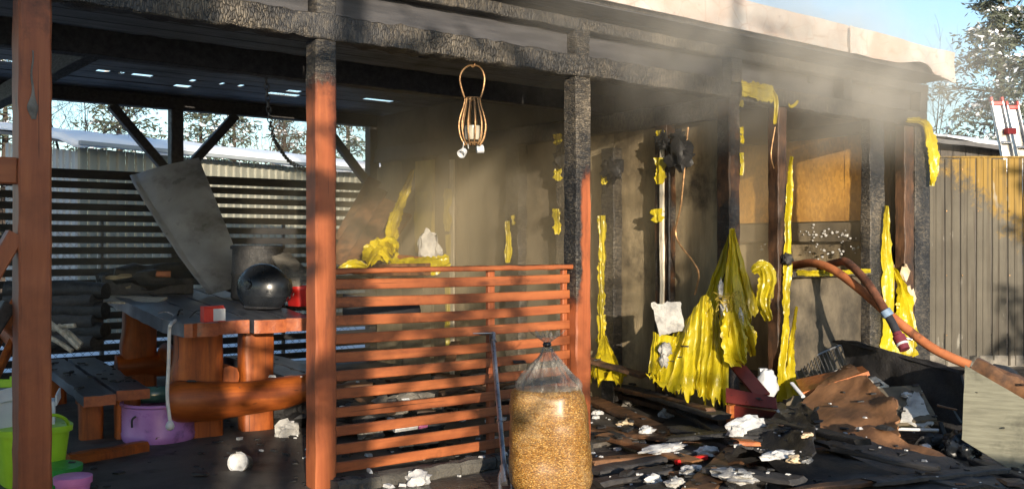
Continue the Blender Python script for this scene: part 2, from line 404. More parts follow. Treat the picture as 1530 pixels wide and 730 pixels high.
def make_yard():
    t = NT('yard_soil'); n1 = t.noise(1.3, None, 8, .65); n2 = t.noise(9., None, 6, .7); v = t.voro(28.)
    col = t.mix(t.ramp(n1, [(.35,0.),(.65,1.)]), (.032,.028,.025), (.070,.056,.043))
    col = t.mix(t.ramp(n2, [(.5,0.),(.62,1.)]), col, (.016,.015,.015))
    wet = t.ramp(t.noise(.9, None, 5), [(.4,.25),(.62,.85)])
    h = t.math('ADD', t.math('MULTIPLY', n2, .7), t.math('MULTIPLY', v, .4)); t.out(col, wet, t.bump(h, .8, .03), 0, .5)
make_yard()
def make_fascia():
    t = NT('fascia_sheet'); n1 = t.noise(2.2, None, 6, .65); cr = t.voro(5.5, t.map((1,1,1.2)), 'DISTANCE_TO_EDGE')
    col = t.mix(t.ramp(n1, [(.36,0.),(.62,1.)]), (.56,.53,.50), (.46,.34,.28))
    col = t.mix(t.ramp(t.math('ADD', cr, t.math('MULTIPLY', t.noise(14., None, 4), .06)), [(.035,.55),(.06,0.)]), col, (.36,.22,.15))
    col = t.mix(t.ramp(t.noise(26., None, 4), [(.66,0.),(.74,.8)]), col, (.14,.10,.08))
    t.out(col, .5, t.bump(t.math('ADD', n1, t.math('MULTIPLY', t.noise(18., None, 4), .2)), .4, .02))
make_fascia()
def make_fence():
    t = NT('fence_metal'); z = t.sep()[2]; n1 = t.noise(1.7, t.map((1,1,.6)), 6, .6)
    col = t.mix(t.ramp(n1, [(.35,0.),(.7,1.)]), (.118,.107,.086), (.066,.060,.050))
    x = t.sep()[0]
    d = t.math('ADD', t.math('MULTIPLY', t.math('SUBTRACT', x, .95), .9), t.math('MULTIPLY', t.math('SUBTRACT', z, 1.55), 1.0))
    d = t.math('ADD', d, t.math('MULTIPLY', t.math('SUBTRACT', t.noise(6., None, 7, .75), .5), 1.6))
    col = t.mix(t.ramp(d, [(.0,0.),(.25,.85)]), col, (.26,.165,.040))
    st = t.noise(1., t.map((20,20,.8)), 5); col = t.mix(t.ramp(st, [(.50,0.),(.68,.75)]), col, (.055,.047,.038))
    wr = t.noise(3.2, t.map((2,2,.6)), 5); col = t.mix(t.ramp(wr, [(.64,0.),(.7,.55)]), col, (.30,.285,.25))
    t.out(col, .85, t.bump(t.noise(30., None, 4), .25, .003), 0, .15)
make_fence()
def make_pellets():
    t = NT('pellets'); vv = t.map((1,1,2.4), (.3,.5,.2)); c = t.voro(120., vv, 'F1', 'Color'); d = t.voro(120., vv, 'F1', 'Distance'); k = t.sep(c)[0]
    col = t.mix(k, (.40,.20,.040), (.17,.070,.014)); col = t.mix(t.ramp(t.sep(c)[1], [(.78,0.),(.93,.7)]), col, (.60,.40,.14)); col = t.mix(t.ramp(d, [(.35,0.),(.75,.8)]), col, (.075,.038,.012))
    cr = t.noise(1., t.map((9,9,34)), 5, .65, 1.2)
    col = t.mix(t.ramp(t.math('ADD', t.math('MULTIPLY', t.noise(4., None, 4), .8), t.math('MULTIPLY', cr, .4)), [(.60,0.),(.80,.40)]), col, (.50,.38,.22))
    t.out(col, t.ramp(cr, [(.3,.2),(.7,.5)]), t.bump(t.math('ADD', cr, t.math('MULTIPLY', d, -.25)), .7, .022))
    t.b.inputs['Coat Weight'].default_value = .35; t.b.inputs['Coat Roughness'].default_value = .3; t.b.inputs['Specular IOR Level'].default_value = .2
make_pellets()
def make_clear(name, tint, mixf):
    t = NT(name); cr = t.noise(1., t.map((30,30,7)), 5, .6, .6)
    t.out(tint, .18, t.bump(cr, .8, .02), 0, .5)
    tr = t.n.new('ShaderNodeBsdfTransparent'); ms = t.n.new('ShaderNodeMixShader'); f = t.ramp(cr, [(.35, mixf*.5), (.7, min(1, mixf*1.7))])
    t.link(f, ms.inputs[0]); t.link(tr.outputs[0], ms.inputs[1]); t.link(t.b.outputs[0], ms.inputs[2]); t.link(ms.outputs[0], t.n['Material Output'].inputs[0])
make_clear('clear_film', (.26,.24,.21), .42)
def make_tabletop():
    t = NT('sooty_sheen_top'); g = t.noise(1., t.map((26,2.2,26)), 7, .65, .5)
    wood = t.mix(t.ramp(g, [(.3,0.),(.7,1.)]), (.36,.095,.025), (.17,.036,.012))
    ns = t.sep(t.nrm()); nzv = t.math('MAXIMUM', ns[2], t.math('MULTIPLY', ns[0], -1.)); up = t.math('ADD', nzv, t.math('MULTIPLY', t.math('SUBTRACT', t.noise(7., None, 6, .7), .5), .7))
    f = t.ramp(up, [(.35,0.),(.6,1.)])
    soot = t.mix(t.ramp(t.noise(4., t.map((5,1,1)), 6, .65), [(.35,0.),(.7,1.)]), (.026,.029,.037), (.115,.122,.145))  # soot, with a bluish sky sheen painted into its lighter tone
    t.out(t.mix(f, wood, soot), t.ramp(f, [(0,.45),(1,.28)]), t.bump(g, .5, .006), 0, .5)
make_tabletop()
plain('snow_lit_ceiling', (.16,.16,.17), (.09,.09,.10), 3, .5, .3, .003, (.6,6,6), soot=.25, soot_scale=1.2)  # lighter grey: snow bounce on the far ceiling painted into the colour
plain('smoked_visor', (.045,.055,.06), (.02,.025,.03), 9, .12, .1, .002, (1,1,5))
plain('floor_slab', (.088,.074,.060), (.050,.043,.037), 1.4, .7, .5, .006, soot=.25, soot_scale=3)
plain('blocker_green', (.03,.045,.02), (.015,.025,.01), 5, .8, .8, .03)
plain('slat_dark', (.018,.018,.021), (.010,.010,.012), 5, .65, .5, .004, (1,6,6))
plain('kerb_grey', (.095,.088,.075), (.05,.046,.04), 6, .9, .9, .012, soot=.3)
M = MATS

# ------------------------------------------------------------------ dimensions of the building
VF, VB = 4.69, 9.76                       # front line, rear line
U1, U2, U3, U4, UC = .99, 2.41, 4.24, 5.745, 8.50
PW = .122                                  # post width
ZB, ZBT, ZTP, ZTPT, ZC = 2.396, 2.53, 2.69, 2.765, 2.80
ZF0, ZF1, VFA = 2.85, 3.066, 4.515         # fascia

# ------------------------------------------------------------------ the setting
def ground_sheet():
    R = 1500; n = 28
    xs = [math.copysign(abs(t)**3, t)*R for t in [(-1+2*i/n) for i in range(n+1)]]
    vs = [(x, y+5, -.03 + (.05*nz((x, y, 0), .35) if 10 < y < 60 and abs(x) < 60 else 0)) for y in xs for x in xs]
    fs = [(j*(n+1)+i, j*(n+1)+i+1, (j+1)*(n+1)+i+1, (j+1)*(n+1)+i) for j in range(n) for i in range(n)]
    tag(mk('ground', vs, fs, M['snow'], smooth=True), kind='structure')
ground_sheet()
def yard():
    x0, x1, y0, y1 = -9, 16, -9, 10.4; nx, ny = 125, 97
    def f(s, t):
        x, y = x0+(x1-x0)*s, y0+(y1-y0)*t
        return (x, y, .010 + .012*nz((x, y, 0), 1.6) + .006*nz((x, y, 3), 6))
    vs, fs = grid_geo(f, nx, ny); tag(mk('yard_ground', vs, fs, M['yard_soil'], smooth=True), kind='structure')
yard()
tag(mk('pavilion_floor', *grid_geo(lambda s, t: (-1.5+7.2*s, VF+.0+(VB-VF+.1)*t, .034+.004*nz((s*20, t*14, 0), 1)), 60, 44, .03, (0,0,1)), M['floor_slab'], smooth=True, sharp=50), kind='structure')

# ------------------------------------------------------------------ the burnt pavilion
PAV = thing('burnt_pavilion', 'burnt timber garden pavilion with orange posts, charred beams and pale roof edge', 'pavilion', (4.7, 7.2, 0))
def sstep(a, b, x): t = max(0, min(1, (x-a)/(b-a))); return t*t*(3-2*t)
def post(u, v, z0, z1, mat, charf=None, w=PW, name='post', jit=.0, seed=0., parent=None, d=None):
    d = d or w
    return bar(name, (u+w/2, v+d/2, z0), (u+w/2, v+d/2, z1), w, d, mat, parent or PAV, charf=charf, up=(0,1,0), seg=max(2, int((z1-z0)/.05)), jit=jit, seed=seed, bev=.009)
p1 = post(U1, VF, 0, ZB-.003, M['stain_post'], lambda p: .05+.25*sstep(2.0, 2.4, p.z), w=.135, jit=.004, seed=1)
p2 = post(U2, VF, 0, ZB-.003, M['stain_post'], lambda p: .08 + .75*sstep(2.0+.12*(p.x > U2+.09), 2.33, p.z) + .35*sstep(U2+.09, U2+.12, p.x)*sstep(.9, 2.0, p.z), jit=.004, seed=2)
def c3(p):
    left = sstep(U3+.06, U3+.0, p.x)*.9*sstep(.75, 1.2, p.z)
    return max(left, .95*sstep(1.55, 2.0, p.z), .10)
p3 = post(U3, VF, 0, ZB-.003, M['stain_post'], c3, jit=.007, seed=3, w=.128)
p4 = post(U4, VF, 0, ZB+.02, M['scorched_post'], lambda p: .44+.26*nz(p, 3)+.1*sstep(1.2, .7, p.z)+.15*sstep(1.9, 2.3, p.z), jit=.006, seed=4, w=.125)
p1['label'] = 'plain orange post with a long pale resin drip'; p3['label'] = 'post charred down its left face and top'
# pale resin drip on the nearest post
def drip():
    x = U1+.055
    def f(s, t):
        z = 1.86+.30*t; prof = .016*math.exp(-((t-.17)/.13)**2) + .0028 + .004*(1-t)
        a = -PI/2+PI*s
        return (x+.012*nz((z*9, 0, 0)) + prof*math.sin(a), VF-.0035-.006*math.cos(a)*prof/.016, z)
    vs, fs = grid_geo(f, 6, 24); mk('resin_drip', vs, fs, M['stone'], p1, smooth=True)
drip()
bar('front_beam', (.2, VF+.05, (ZB+ZBT)/2), (U4+.004, VF+.05, (ZB+ZBT)/2), .12, ZBT-ZB, M['char_beam'], PAV, jit=.018, seed=5, seg=120, bev=.008)
bar('header', (U4+.13, VF+.06, (ZB+ZBT)/2-.01), (UC+.01, VF+.06, (ZB+ZBT)/2-.01), .11, ZBT-ZB, M['char_beam'], PAV, jit=.010, seed=6, seg=70)
bar('top_plate', (.2, VF+.045, (ZTP+ZTPT)/2), (UC+.02, VF+.045, (ZTP+ZTPT)/2), .10, ZTPT-ZTP, M['char_beam'], PAV, jit=.008, seed=7, seg=120)
for u, s in ((U1+.01, 1), (U2, 2), (U3, 3), (U4+.03, 4), (7.2, 5), (UC-.1, 6)):
    bar('stub_post', (u+.06, VF+.052, ZBT-.01), (u+.06, VF+.052, ZTP+.012), .115, .10, M['char_post'], PAV, up=(0,1,0), jit=.008, seed=10+s, seg=4)
for a, b_ in ((.2, U2-.005), (U2+.125, U3-.005), (U3+.125, U4+.02)):
    box('gap_blocker', (a, VF+.085, ZBT+.002), (b_, VF+.105, ZTP-.002), M['soot_ceiling'], PAV)  # dark boards added to stop low sun reaching the ceiling through this gap
# roof: deck boards with burnt-through slits, joists, fascia
ROOF = mk('roof', *grid_geo(lambda s, t: (.05+8.62*s, 4.53+5.55*t, ZC+.16+.03*(1-t)), 2, 2, .02), M['black_felt'], PAV) if False else None
slits = {}
for (x0, x1, y) in ((144, 166, 107), (176, 184, 111), (196, 232, 113), (283, 291, 122), (262, 290, 129), (327, 332, 127), (354, 361, 130), (543, 603, 149), (398, 458, 141), (432, 457, 136), (20, 0, 93)):
    a = Z(min(x0, x1), y, ZC); b = Z(max(x0, x1), y, ZC); k = int((a.y-4.50)/.118)
    slits.setdefault(k, []).append((min(a.x, b.x), max(a.x, b.x), a.y))
ROOFP = mk('roof', *bar_geo((.06, VFA+.06, ZC+.09), (UC+.14, VFA+.06, ZC+.09), .05, .12), M['char_beam'], PAV)
nb = 48
for k in range(nb):
    v0 = 4.50+.118*k; zoff = .003*(k % 2)
    segs = []; x = -.35
    for (a, b, yy) in sorted(slits.get(k, [])):
        segs.append((x, a, v0, .122)); 
        x = b
    segs.append((x, UC+.12, v0, .122))
    for (a, b, vv, w) in segs:
        if b-a < .01: continue
        bar('ceiling_board', (a, vv+w/2, ZC+.005+zoff), (b, vv+w/2, ZC+.013+zoff), w, .008, M['soot_ceiling'] if vv < 6.0 or a > 5.7 else M['snow_lit_ceiling'], ROOFP, bev=.003)
for u in (.45, 1.58, 2.7, 3.85, 5.0, 6.9, 7.8):
    bar('joist', (u, VF+.1, 2.715), (u, 5.88 if u < 6 else VB+.2, 2.715), .07, .155, M['soot_wood_y'], ROOFP, jit=.004, seed=u)
for v in (5.94,):
    bar('cross_beam', (.2, v, ZB+.075), (U4, v, ZB+.075), .11, .15, M['soot_wood'], ROOFP, jit=.005, seed=v, seg=60)
bar('cross_beam', (1.66, 5.995, ZB+.07), (1.66, VB-.06, ZB+.07), .10, .13, M['soot_wood_y'], ROOFP, jit=.005, seed=3)
# fascia: three sheet lengths, the last one buckled by the heat
def fascia(u0, u1, buckle, seed):
    def f(s, t):
        u = u0+(u1-u0)*s; z = ZF0+(ZF1-ZF0)*t; dv = .012*nz((u*2.2, z*3, seed), 1)
        if buckle:
            q = sstep(.35, .62, s); z += (1-t)*(.035*math.exp(-((s-.60)/.12)**2) - .07*sstep(.62, 1., s)) - .015*q*t
            dv += -.05*math.exp(-((s-.62)/.10)**2)*(1-t) + .02*nz((u*5, z*5, 2), 1)
        lip = -.012 if t < .12 else 0
        return (u, VFA+dv+lip-.006*nz((u*8, z*8, seed), 1), z)
    vs, fs = grid_geo(f, max(8, int((u1-u0)/.05)), 9, .016, (0, -1, 0))
    vs = vs; return mk('fascia_panel', vs, fs, M['fascia_sheet'], ROOFP, smooth=True, sharp=50)
fascia(-.3, 3.4, 0, 1); fascia(3.405, 6.98, 0, 2); fascia(6.985, UC+.16, 1, 3)
bar('fascia_joint', (6.985, VFA-.032, ZF0-.01), (6.985, VFA-.032, ZF1-.01), .035, .012, M['fascia_sheet'], ROOFP, up=(0,1,0), bev=.003)
bar('end_fascia', (UC+.155, VFA+.012, (ZF0+ZF1)/2-.03), (UC+.155, VB+.2, (ZF0+ZF1)/2), .014, ZF1-ZF0-.03, M['fascia_sheet'], ROOFP)

# rear posts, beam and braces
UB = (1.26, 3.50, U4)
bar('rear_beam', (-.3, VB+.06, 2.735), (U4+.1, VB+.06, 2.735), .12, .13, M['soot_wood'], PAV, jit=.004, seed=8)
for u in UB:
    post(u-.06, VB-.005, 0, 2.67, M['soot_wood'], name='rear_post', seed=u, jit=.003)
    for s in (-1, 1):
        if s == 1 and u == U4: continue
        bar('brace', (u+s*.05, VB+.055, 2.02), (u+s*.62, VB+.055, 2.665), .085, .085, M['soot_wood'], PAV, up=(0,1,0))
# rear slatted screen: every slat is a part
SCR = bar('rear_screen', (U1+.33, VB-.025, .05), (U1+.33, VB-.025, 2.0), .05, .04, M['soot_wood'], PAV, up=(0,1,0))
slatmesh = {}
def slat_copy(name, key, L, h, t, mat, loc, parent, rot=(0,0,0), jit=0., seed=0.):
    if key not in slatmesh:
        me = bpy.data.meshes.new(name); vs, fs = bar_geo((-L/2, 0, 0), (L/2, 0, 0), t, h, jit=jit, seed=seed, bev=.004, seg=(int(L/.12) if jit else 1)); me.from_pydata([tuple(v) for v in vs], [], fs); me.materials.append(mat)
        slatmesh[key] = me
    off = OFF.get(root(parent).name, Vector())
    return link(name, slatmesh[key], None, parent, Vector(loc)-off, rot)
for k in range(19):
    z = 1.985-.1015*k; h = .066 if k else .085
    slat_copy('slat', ('rs', 0, k == 0), UB[1]-UB[0]+1.2, h, .022, M['slat_dark'], ((UB[0]+UB[1])/2-.6, VB-.052, z + .004*nz((k, 0, 0), 3.3)), SCR, (0, .002*nz((k,1,0), 3.3), 0))
    slat_copy('slat', ('rs', 1, k == 0), UB[2]-UB[1]-.02, h, .022, M['slat_dark'], ((UB[1]+UB[2])/2+.01, VB-.052, z-.003 + .004*nz((k, 5, 0), 3.3)), SCR, (0, .002*nz((k,7,0), 3.3), 0))

# front railing between the posts
RL = bar('railing', (U2+PW+.02, VF+.10, .02), (U2+PW+.02, VF+.10, 1.16), .038, .035, M['stain_post'], PAV, up=(0,1,0))
bar('stile', (U3-.022, VF+.10, .02), (U3-.022, VF+.10, 1.16), .038, .035, M['stain_post'], RL, up=(0,1,0))
bar('stile', (3.63, VF+.105, .02), (3.63, VF+.105, 1.16), .05, .035, M['stain_post'], RL, up=(0,1,0))
bar('top_rail', (U2+PW+.002, VF+.07, 1.175), (U3-.003, VF+.07, 1.18), .085, .03, M['stain_slat'], RL, charf=lambda p: .1+.45*sstep(1.185, 1.195, p.z)+.25*nz(p, 6), jit=.004, seed=9, seg=40)
for k in range(12):
    z = 1.105-.0985*k if k < 11 else .04; L = U3-U2-PW-.008
    if k == 11: continue
    bar('slat', (U2+PW+.004, VF+.072, z+.004*nz((k,0,1),2.7)), (U3-.004, VF+.072, z+.010*nz((k,3,1),2.7)), .02, .056, M['stain_slat'], RL, seg=14, bend=-.012*random.random()-.002, charf=lambda p: .12+.25*nz(p, 4, 5), bev=.004)

# rail and brace at the near left, beyond the first post
bar('side_rail', (-.6, VF+.06, 1.635), (U1-.004, VF+.06, 1.635), .07, .115, M['stain_slat'], PAV)
bar('knee_brace', (U1-.005, VF+.05, 1.36), (U1-.40, VF+.05, .62), .07, .085, M['stain_post'], PAV, up=(0,1,0))
bar('knee_brace', (U1+.0, VF+.19, 1.05), (U1-.32, VF+.19, .50), .06, .08, M['soot_wood'], PAV, up=(0,1,0))

# ---- partition running back from the fourth post
PT = thing_dummy = bar('partition', (U4+.035, VF+.13, ZB-.065), (U4+.035, VB-.02, ZB-.065), .11, .155, M['char_depth'], PAV, jit=.012, seed=21, seg=90)
box('upper_wall', (U4+.02, VF+.14, ZB+.02), (U4+.05, VB-.02, ZC-.02), M['dark_plaster'], PT)
def vpart(px): return UX(px, 370, U4).y
# smoked wall sheets behind the studs
vv = [VF+.14, vpart(990), vpart(910), vpart(840), vpart(765), vpart(693), vpart(640), VB-.03]
mats = ['ash_plaster','ash_plaster','ash_plaster','dark_plaster','dark_plaster','ash_plaster','ash_plaster']
for i in range(7):
    sheet('wall_sheet', [(U4+.075, vv[i]+.004, .0), (U4+.075, vv[i+1]-.004, .0), (U4+.075, vv[i+1]-.004, 2.31), (U4+.075, vv[i]+.004, 2.31)], M[mats[i]], PT, .012, (8, 20), .006, 4, 0, i)
def stud(px, w, z0, z1, mat, seed, d=.10, charf=None, jit=.008):
    v = vpart(px); return bar('stud', (U4+.0, v, z0), (U4+.0, v, z1), d, w, mat, PT, up=(0,1,0), jit=jit, seed=seed, seg=int((z1-z0)/.05), charf=charf)
s995 = stud(994, .13, 0, 2.25, M['scorched_post'], 31, charf=lambda p: .50+.35*nz(p, 4, 2))
s915 = stud(914, .15, .0, 2.12, M['char_post'], 32)
s845 = stud(846, .16, 0, 2.25, M['char_post'], 33)
s770 = stud(771, .20, 0, 2.25, M['char_post'], 34, jit=.02)
s675 = stud(668, .20, 0, 2.25, M['scorched_brown'], 35)
s630 = stud(622, .42, 0, 2.25, M['dark_plaster'], 36)
def lath(px, z0, z1, w, mat, seed, proud=.07, d=.02):
    v = vpart(px); return bar('lath', (U4-proud, v, z0), (U4-proud, v, z1), d, w, mat, PT, up=(0,1,0), jit=.004, seed=seed, seg=int((z1-z0)/.06))
lath(998, .45, 2.2, .045, M['white_lath'], 41, .066)
lath(684, 0, 2.18, .075, M['white_lath'], 42, .07)
lath(1008, .3, 2.1, .02, M['soot_wood_y'], 43, .06)

def ridge(p, s, seed=0.): return 1-2*abs(nz(p, s, seed))
def strip(name, path, w, parent, seed=0, amp=.02, mat='foil', burn=.15, n=None, face=None):
    """a torn, crumpled strip of foil hanging along path (list of world points); w a width or list of widths"""
    pts = spline(path, 12); m = len(pts); ws = w if isinstance(w, list) else [w]*len(path)
    def wid(t): q = t*(len(ws)-1); i = min(int(q), len(ws)-2); return ws[i]+(ws[i+1]-ws[i])*(q-i)
    face = Vector(face) if face else None; at = []
    k = 9; vs = []; L = sum((pts[i+1]-pts[i]).length for i in range(m-1))
    for i, p in enumerate(pts):
        t = i/(m-1); d = (pts[min(i+1, m-1)]-pts[max(0, i-1)]).normalized()
        side = (d.cross(face) if face else d.cross(Vector((0,0,1)) if abs(d.z) < .9 else FWD)).normalized(); nn = side.cross(d)
        for j in range(k+1):
            s = j/k-.5; edge = max(0, abs(s)-.3)/.2
            ww = .8*wid(t)*(1+.3*nz((t*L*6, (1 if s > 0 else -1)*2.0, seed), 1.7, seed)*edge + .35*nz((t*L*22, (1 if s > 0 else -1)*3.0, seed), 1.7, seed)*edge)
            c_ = (s*5.0, t*L*4, seed)
            q = p + side*(s*ww) + nn*(amp*(.9*ridge((s*4.0, t*L*1.3, seed), .8, seed)+.35*ridge((s*ww*16, t*L*5, seed), 1, seed+2)) + .15*amp*nz((s*ww*40, t*L*30, seed), 1, seed+4)) + d*.3*amp*nz((s*8, t*L*9, seed), 1, seed+6)
            vs.append(q); at.append(burn + .22*edge + .35*nz((t*L*5, s*2, seed+3), 1))
    fs = [(i*(k+1)+j, i*(k+1)+j+1, (i+1)*(k+1)+j+1, (i+1)*(k+1)+j) for i in range(m-1) for j in range(k)]
    return mk(name, vs, fs, M[mat], parent, smooth=True, attr=at, sharp=28)
LF = (-1, -.3, 0)
def pstrip(px, y0, y1, w, seed, parent=PT, proud=.075, amp=.02, burn=.15):
    y = [y0+(y1-y0)*i/4 for i in range(5)]
    return strip('foil_strip', [UX(px+2*nz((q, seed, 0), .05), q, U4-proud) for q in y], [w, w*1.1, w*.7, w*1.2, w*.6], parent, seed, amp, burn=burn, face=LF)
pstrip(987, 195, 207, .10, 1); pstrip(987, 236, 275, .13, 2); pstrip(984, 312, 332, .12, 3)
pstrip(901, 322, 400, .09, 4); pstrip(900, 392, 470, .085, 5); pstrip(899, 470, 520, .10, 6); pstrip(903, 262, 276, .08, 7)
pstrip(835, 200, 216, .10, 8); pstrip(834, 252, 270, .11, 9); pstrip(834, 312, 350, .09, 10)
pstrip(761, 330, 392, .07, 11, amp=.03); pstrip(768, 322, 336, .06, 12)
pstrip(671, 282, 345, .12, 13, amp=.03); pstrip(671, 350, 400, .11, 14); pstrip(671, 420, 520, .10, 15)
# yellow insulation board in the wall towards the rear corner
va, vb = vpart(659), vpart(633)
sheet('insulation_panel', [(U4-.075, va, 1.25), (U4-.075, vb, 1.25), (U4-.075, vb, 2.2), (U4-.075, va, 2.2)], M['yellow_panel'], PT, .03, (6, 16), .006, 6, 0, 4)
sheet('insulation_panel', [(U4-.10, va, 1.42), (U4-.10, vb, 1.42), (U4-.10, vb, 1.88), (U4-.10, va, 1.88)], M['foil'], PT, .012, (8, 10), .02, 9, .03, 5)
va, vb = vpart(627), vpart(568)
sheet('wall_sheet', [(U4-.03, va, 0.0), (U4-.03, vb, 0.0), (U4-.03, vb, 2.2), (U4-.03, va, 2.2)], M['ash_plaster'], PT, .012, (8, 16), .01, 4, 0, 6)

# ---- enclosed part to the right: front studs, sill, board under the window, far end wall
FR = bar('front_frame', (UX(1155, 0, 1).x*0+6.335+.055, VF+.06, 0), (6.39, VF+.06, ZB-.012), .105, .10, M['scorched_brown'], PAV, up=(0,1,0), jit=.006, seed=51, seg=44)
def fstud(px0, px1, z0, z1, mat, seed, jit=.008):
    a, b = VY(px0, 0, VF).x, VY(px1, 0, VF).x
    return bar('stud', ((a+b)/2, VF+.055, z0), ((a+b)/2, VF+.055, z1), b-a, .095, mat, FR, up=(0,1,0), jit=jit, seed=seed, seg=44)
fstud(1302, 1323, 0, ZB-.012, M['char_post'], 52)
fstud(1369, 1391, 0, ZB-.012, M['char_post'], 53)
fstud(1353, 1367, 0, ZB-.02, M['scorched_brown'], 54)
ua, ub = 6.45, VY(1304, 0, VF).x
bar('sill', (ua, VF+.05, 1.09), (ub, VF+.05, 1.09), .11, .045, M['char_beam'], FR, jit=.006, seed=55, seg=30)
sheet('under_window_board', [(ua, VF+.10, 0), (ub, VF+.10, 0), (ub, VF+.10, 1.06), (ua, VF+.10, 1.06)], M['dark_plaster'], FR, .015, (16, 14), .01, 5, 0, 8)
ub2, uc2 = VY(1324, 0, VF).x, VY(1352, 0, VF).x
sheet('corner_board', [(ub2, VF+.10, 0), (uc2, VF+.10, 0), (uc2, VF+.10, 1.15), (ub2, VF+.10, 1.15)], M['ash_plaster'], FR, .015, (6, 14), .01, 5, 0, 9)
EW = mk('end_wall', *grid_geo(lambda s, t: (UC+.03, VF+.14+(VB-VF-.14)*s, (ZC-.01)*t), 24, 14, .02, (-1, 0, 0)), M['ash_plaster'], PAV)
def vend(px): return UX(px, 370, UC).y
osb = [vend(1349), vend(1266), vend(1186), vend(1108)]
for i in range(3):
    sheet('chipboard', [(UC-.03, osb[i]+.003, 1.56), (UC-.03, osb[i+1]-.003, 1.56), (UC-.03, osb[i+1]-.003, 2.375), (UC-.03, osb[i]+.003, 2.375)], M['osb'], EW, .014, (10, 10), .006, 3, 0, i)
box('wall_rail', (UC-.06, VF+.2, 2.385), (UC+.005, VB-.05, 2.50), M['soot_wood_y'], EW)
box('wall_rail', (UC-.05, VF+.3, 1.36), (UC+.005, VB-.05, 1.545), M['dark_plaster'], EW)
for px, w in ((1336, .10), (1060, .09)):
    v = vend(px); bar('stud', (UC-.08, v, 0), (UC-.08, v, 2.38), w, .09, M['scorched_brown'], EW, up=(0,1,0), jit=.005, seed=px, seg=30)
for k, (px, py, s) in enumerate(((1210, 348, .10), (1232, 350, .12), (1262, 352, .09), (1225, 378, .16), (1270, 372, .12), (1150, 365, .10))):
    p = UX(px, py, UC-.055)
    for q in range(12):
        rr = random.uniform(.004, .015); lump('foam_residue', p+Vector((random.uniform(-.005,.005), random.gauss(0, s*.6), random.gauss(0, s*.3))), (.012, rr*1.3, rr), M['foam'], EW, 1, .6, 4, k*9+q)
box('front_upper_wall', (U4+.16, VF+.12, ZBT+.0), (UC, VF+.14, ZC-.01), M['soot_ceiling'], PAV)
box('rear_wall', (U4+.1, VB, 0), (UC+.02, VB+.03, 2.7), M['dark_plaster'], PAV)

# foil still fixed to the front frame
FT = (-.25, -1, 0)
def fstrip(pts, w, seed, amp=.02, burn=.12, parent=FR, v=VF-.012): return strip('foil_strip', [VY(x, y, v) for x, y in pts], w, parent, seed, amp, burn=burn, face=FT)
fstrip([(1106, 132), (1130, 137), (1152, 141)], [.14, .16, .15], 60, .02, .02)
fstrip([(1150, 130), (1158, 152), (1157, 185), (1160, 160)], [.05, .06, .03, .01], 61)
for y0, y1, s in ((150, 160, 1), (190, 200, 2), (228, 262, 3), (202, 214, 4)): fstrip([(1107, y0), (1108, (y0+y1)/2), (1107, y1)], .045, 62+s, .01)
fstrip([(1180, 235), (1179, 262), (1178, 300), (1176, 350), (1175, 400), (1171, 445), (1170, 500), (1166, 560), (1172, 595)], [.02,.04,.05,.06,.11,.09,.07,.09,.20], 70, .03)
fstrip([(1188, 458), (1180, 505), (1177, 560), (1182, 592)], [.03,.07,.12,.20], 71, .04, .2)
fstrip([(1190, 407), (1220, 408), (1250, 407), (1300, 404)], [.05,.06,.05,.04], 72, .01)
fstrip([(1321, 307), (1322, 360), (1325, 430), (1322, 500), (1322, 560)], [.05,.12,.16,.15,.17], 73, .03, .05)
fstrip([(1331, 400), (1345, 440), (1350, 480), (1346, 530)], [.03,.18,.30,.36], 74, .06, .12)
fstrip([(1352, 180), (1378, 184), (1388, 215), (1392, 250), (1389, 278)], [.05,.08,.17,.14,.05], 75, .03, .1, v=VF-.03)
fstrip([(1176, 155), (1180, 160), (1186, 157), (1190, 152)], .03, 76)
for k, (px, py, r) in enumerate(((1352, 405, .05), (1356, 440, .06), (1362, 445, .05))): lump('foam_residue', VY(px, py, VF-.005), (r, .03, r*1.5), M['foam_warm'], FR, 2, .7, 4, k)
lump('foil_knot', VY(1176, 387, VF-.03), (.045, .04, .05), M['charcoal'], FR, 3, .5, 4, 3)
# dangling wires from the partition
tube('wire', spline([UX(1028, 190, U4-.1), UX(1018, 300, U4-.12), UX(1010, 352, U4-.1), UX(1035, 390, U4-.12), UX(1044, 410, U4-.1), UX(1038, 440, U4-.1)]), .008, M['rust_wire'], PAV, 6)
tube('wire', spline([VY(1158, 190, VF-.03), VY(1152, 230, VF-.03), VY(1156, 252, VF-.03)]), .006, M['rust_wire'], PAV, 5)
for k, (px, py, s, sz) in enumerate(((1016, 232, 1, 1.2), (1014, 205, 2, .7), (915, 252, 3, 1.), (838, 238, 4, .9), (990, 212, 5, .7))):
    lump('charred_scrap', UX(px, py, U4-.11), (.035*sz, .10*sz, .085*sz), M['charcoal'], PT, 3, .9, 4, s)

# ------------------------------------------------------------------ things under the roof
LDIR = Vector((.118, .993, 0)).normalized(); WDIR = Vector((LDIR.y, -LDIR.x, 0)); RZ = math.atan2(WDIR.y, WDIR.x)
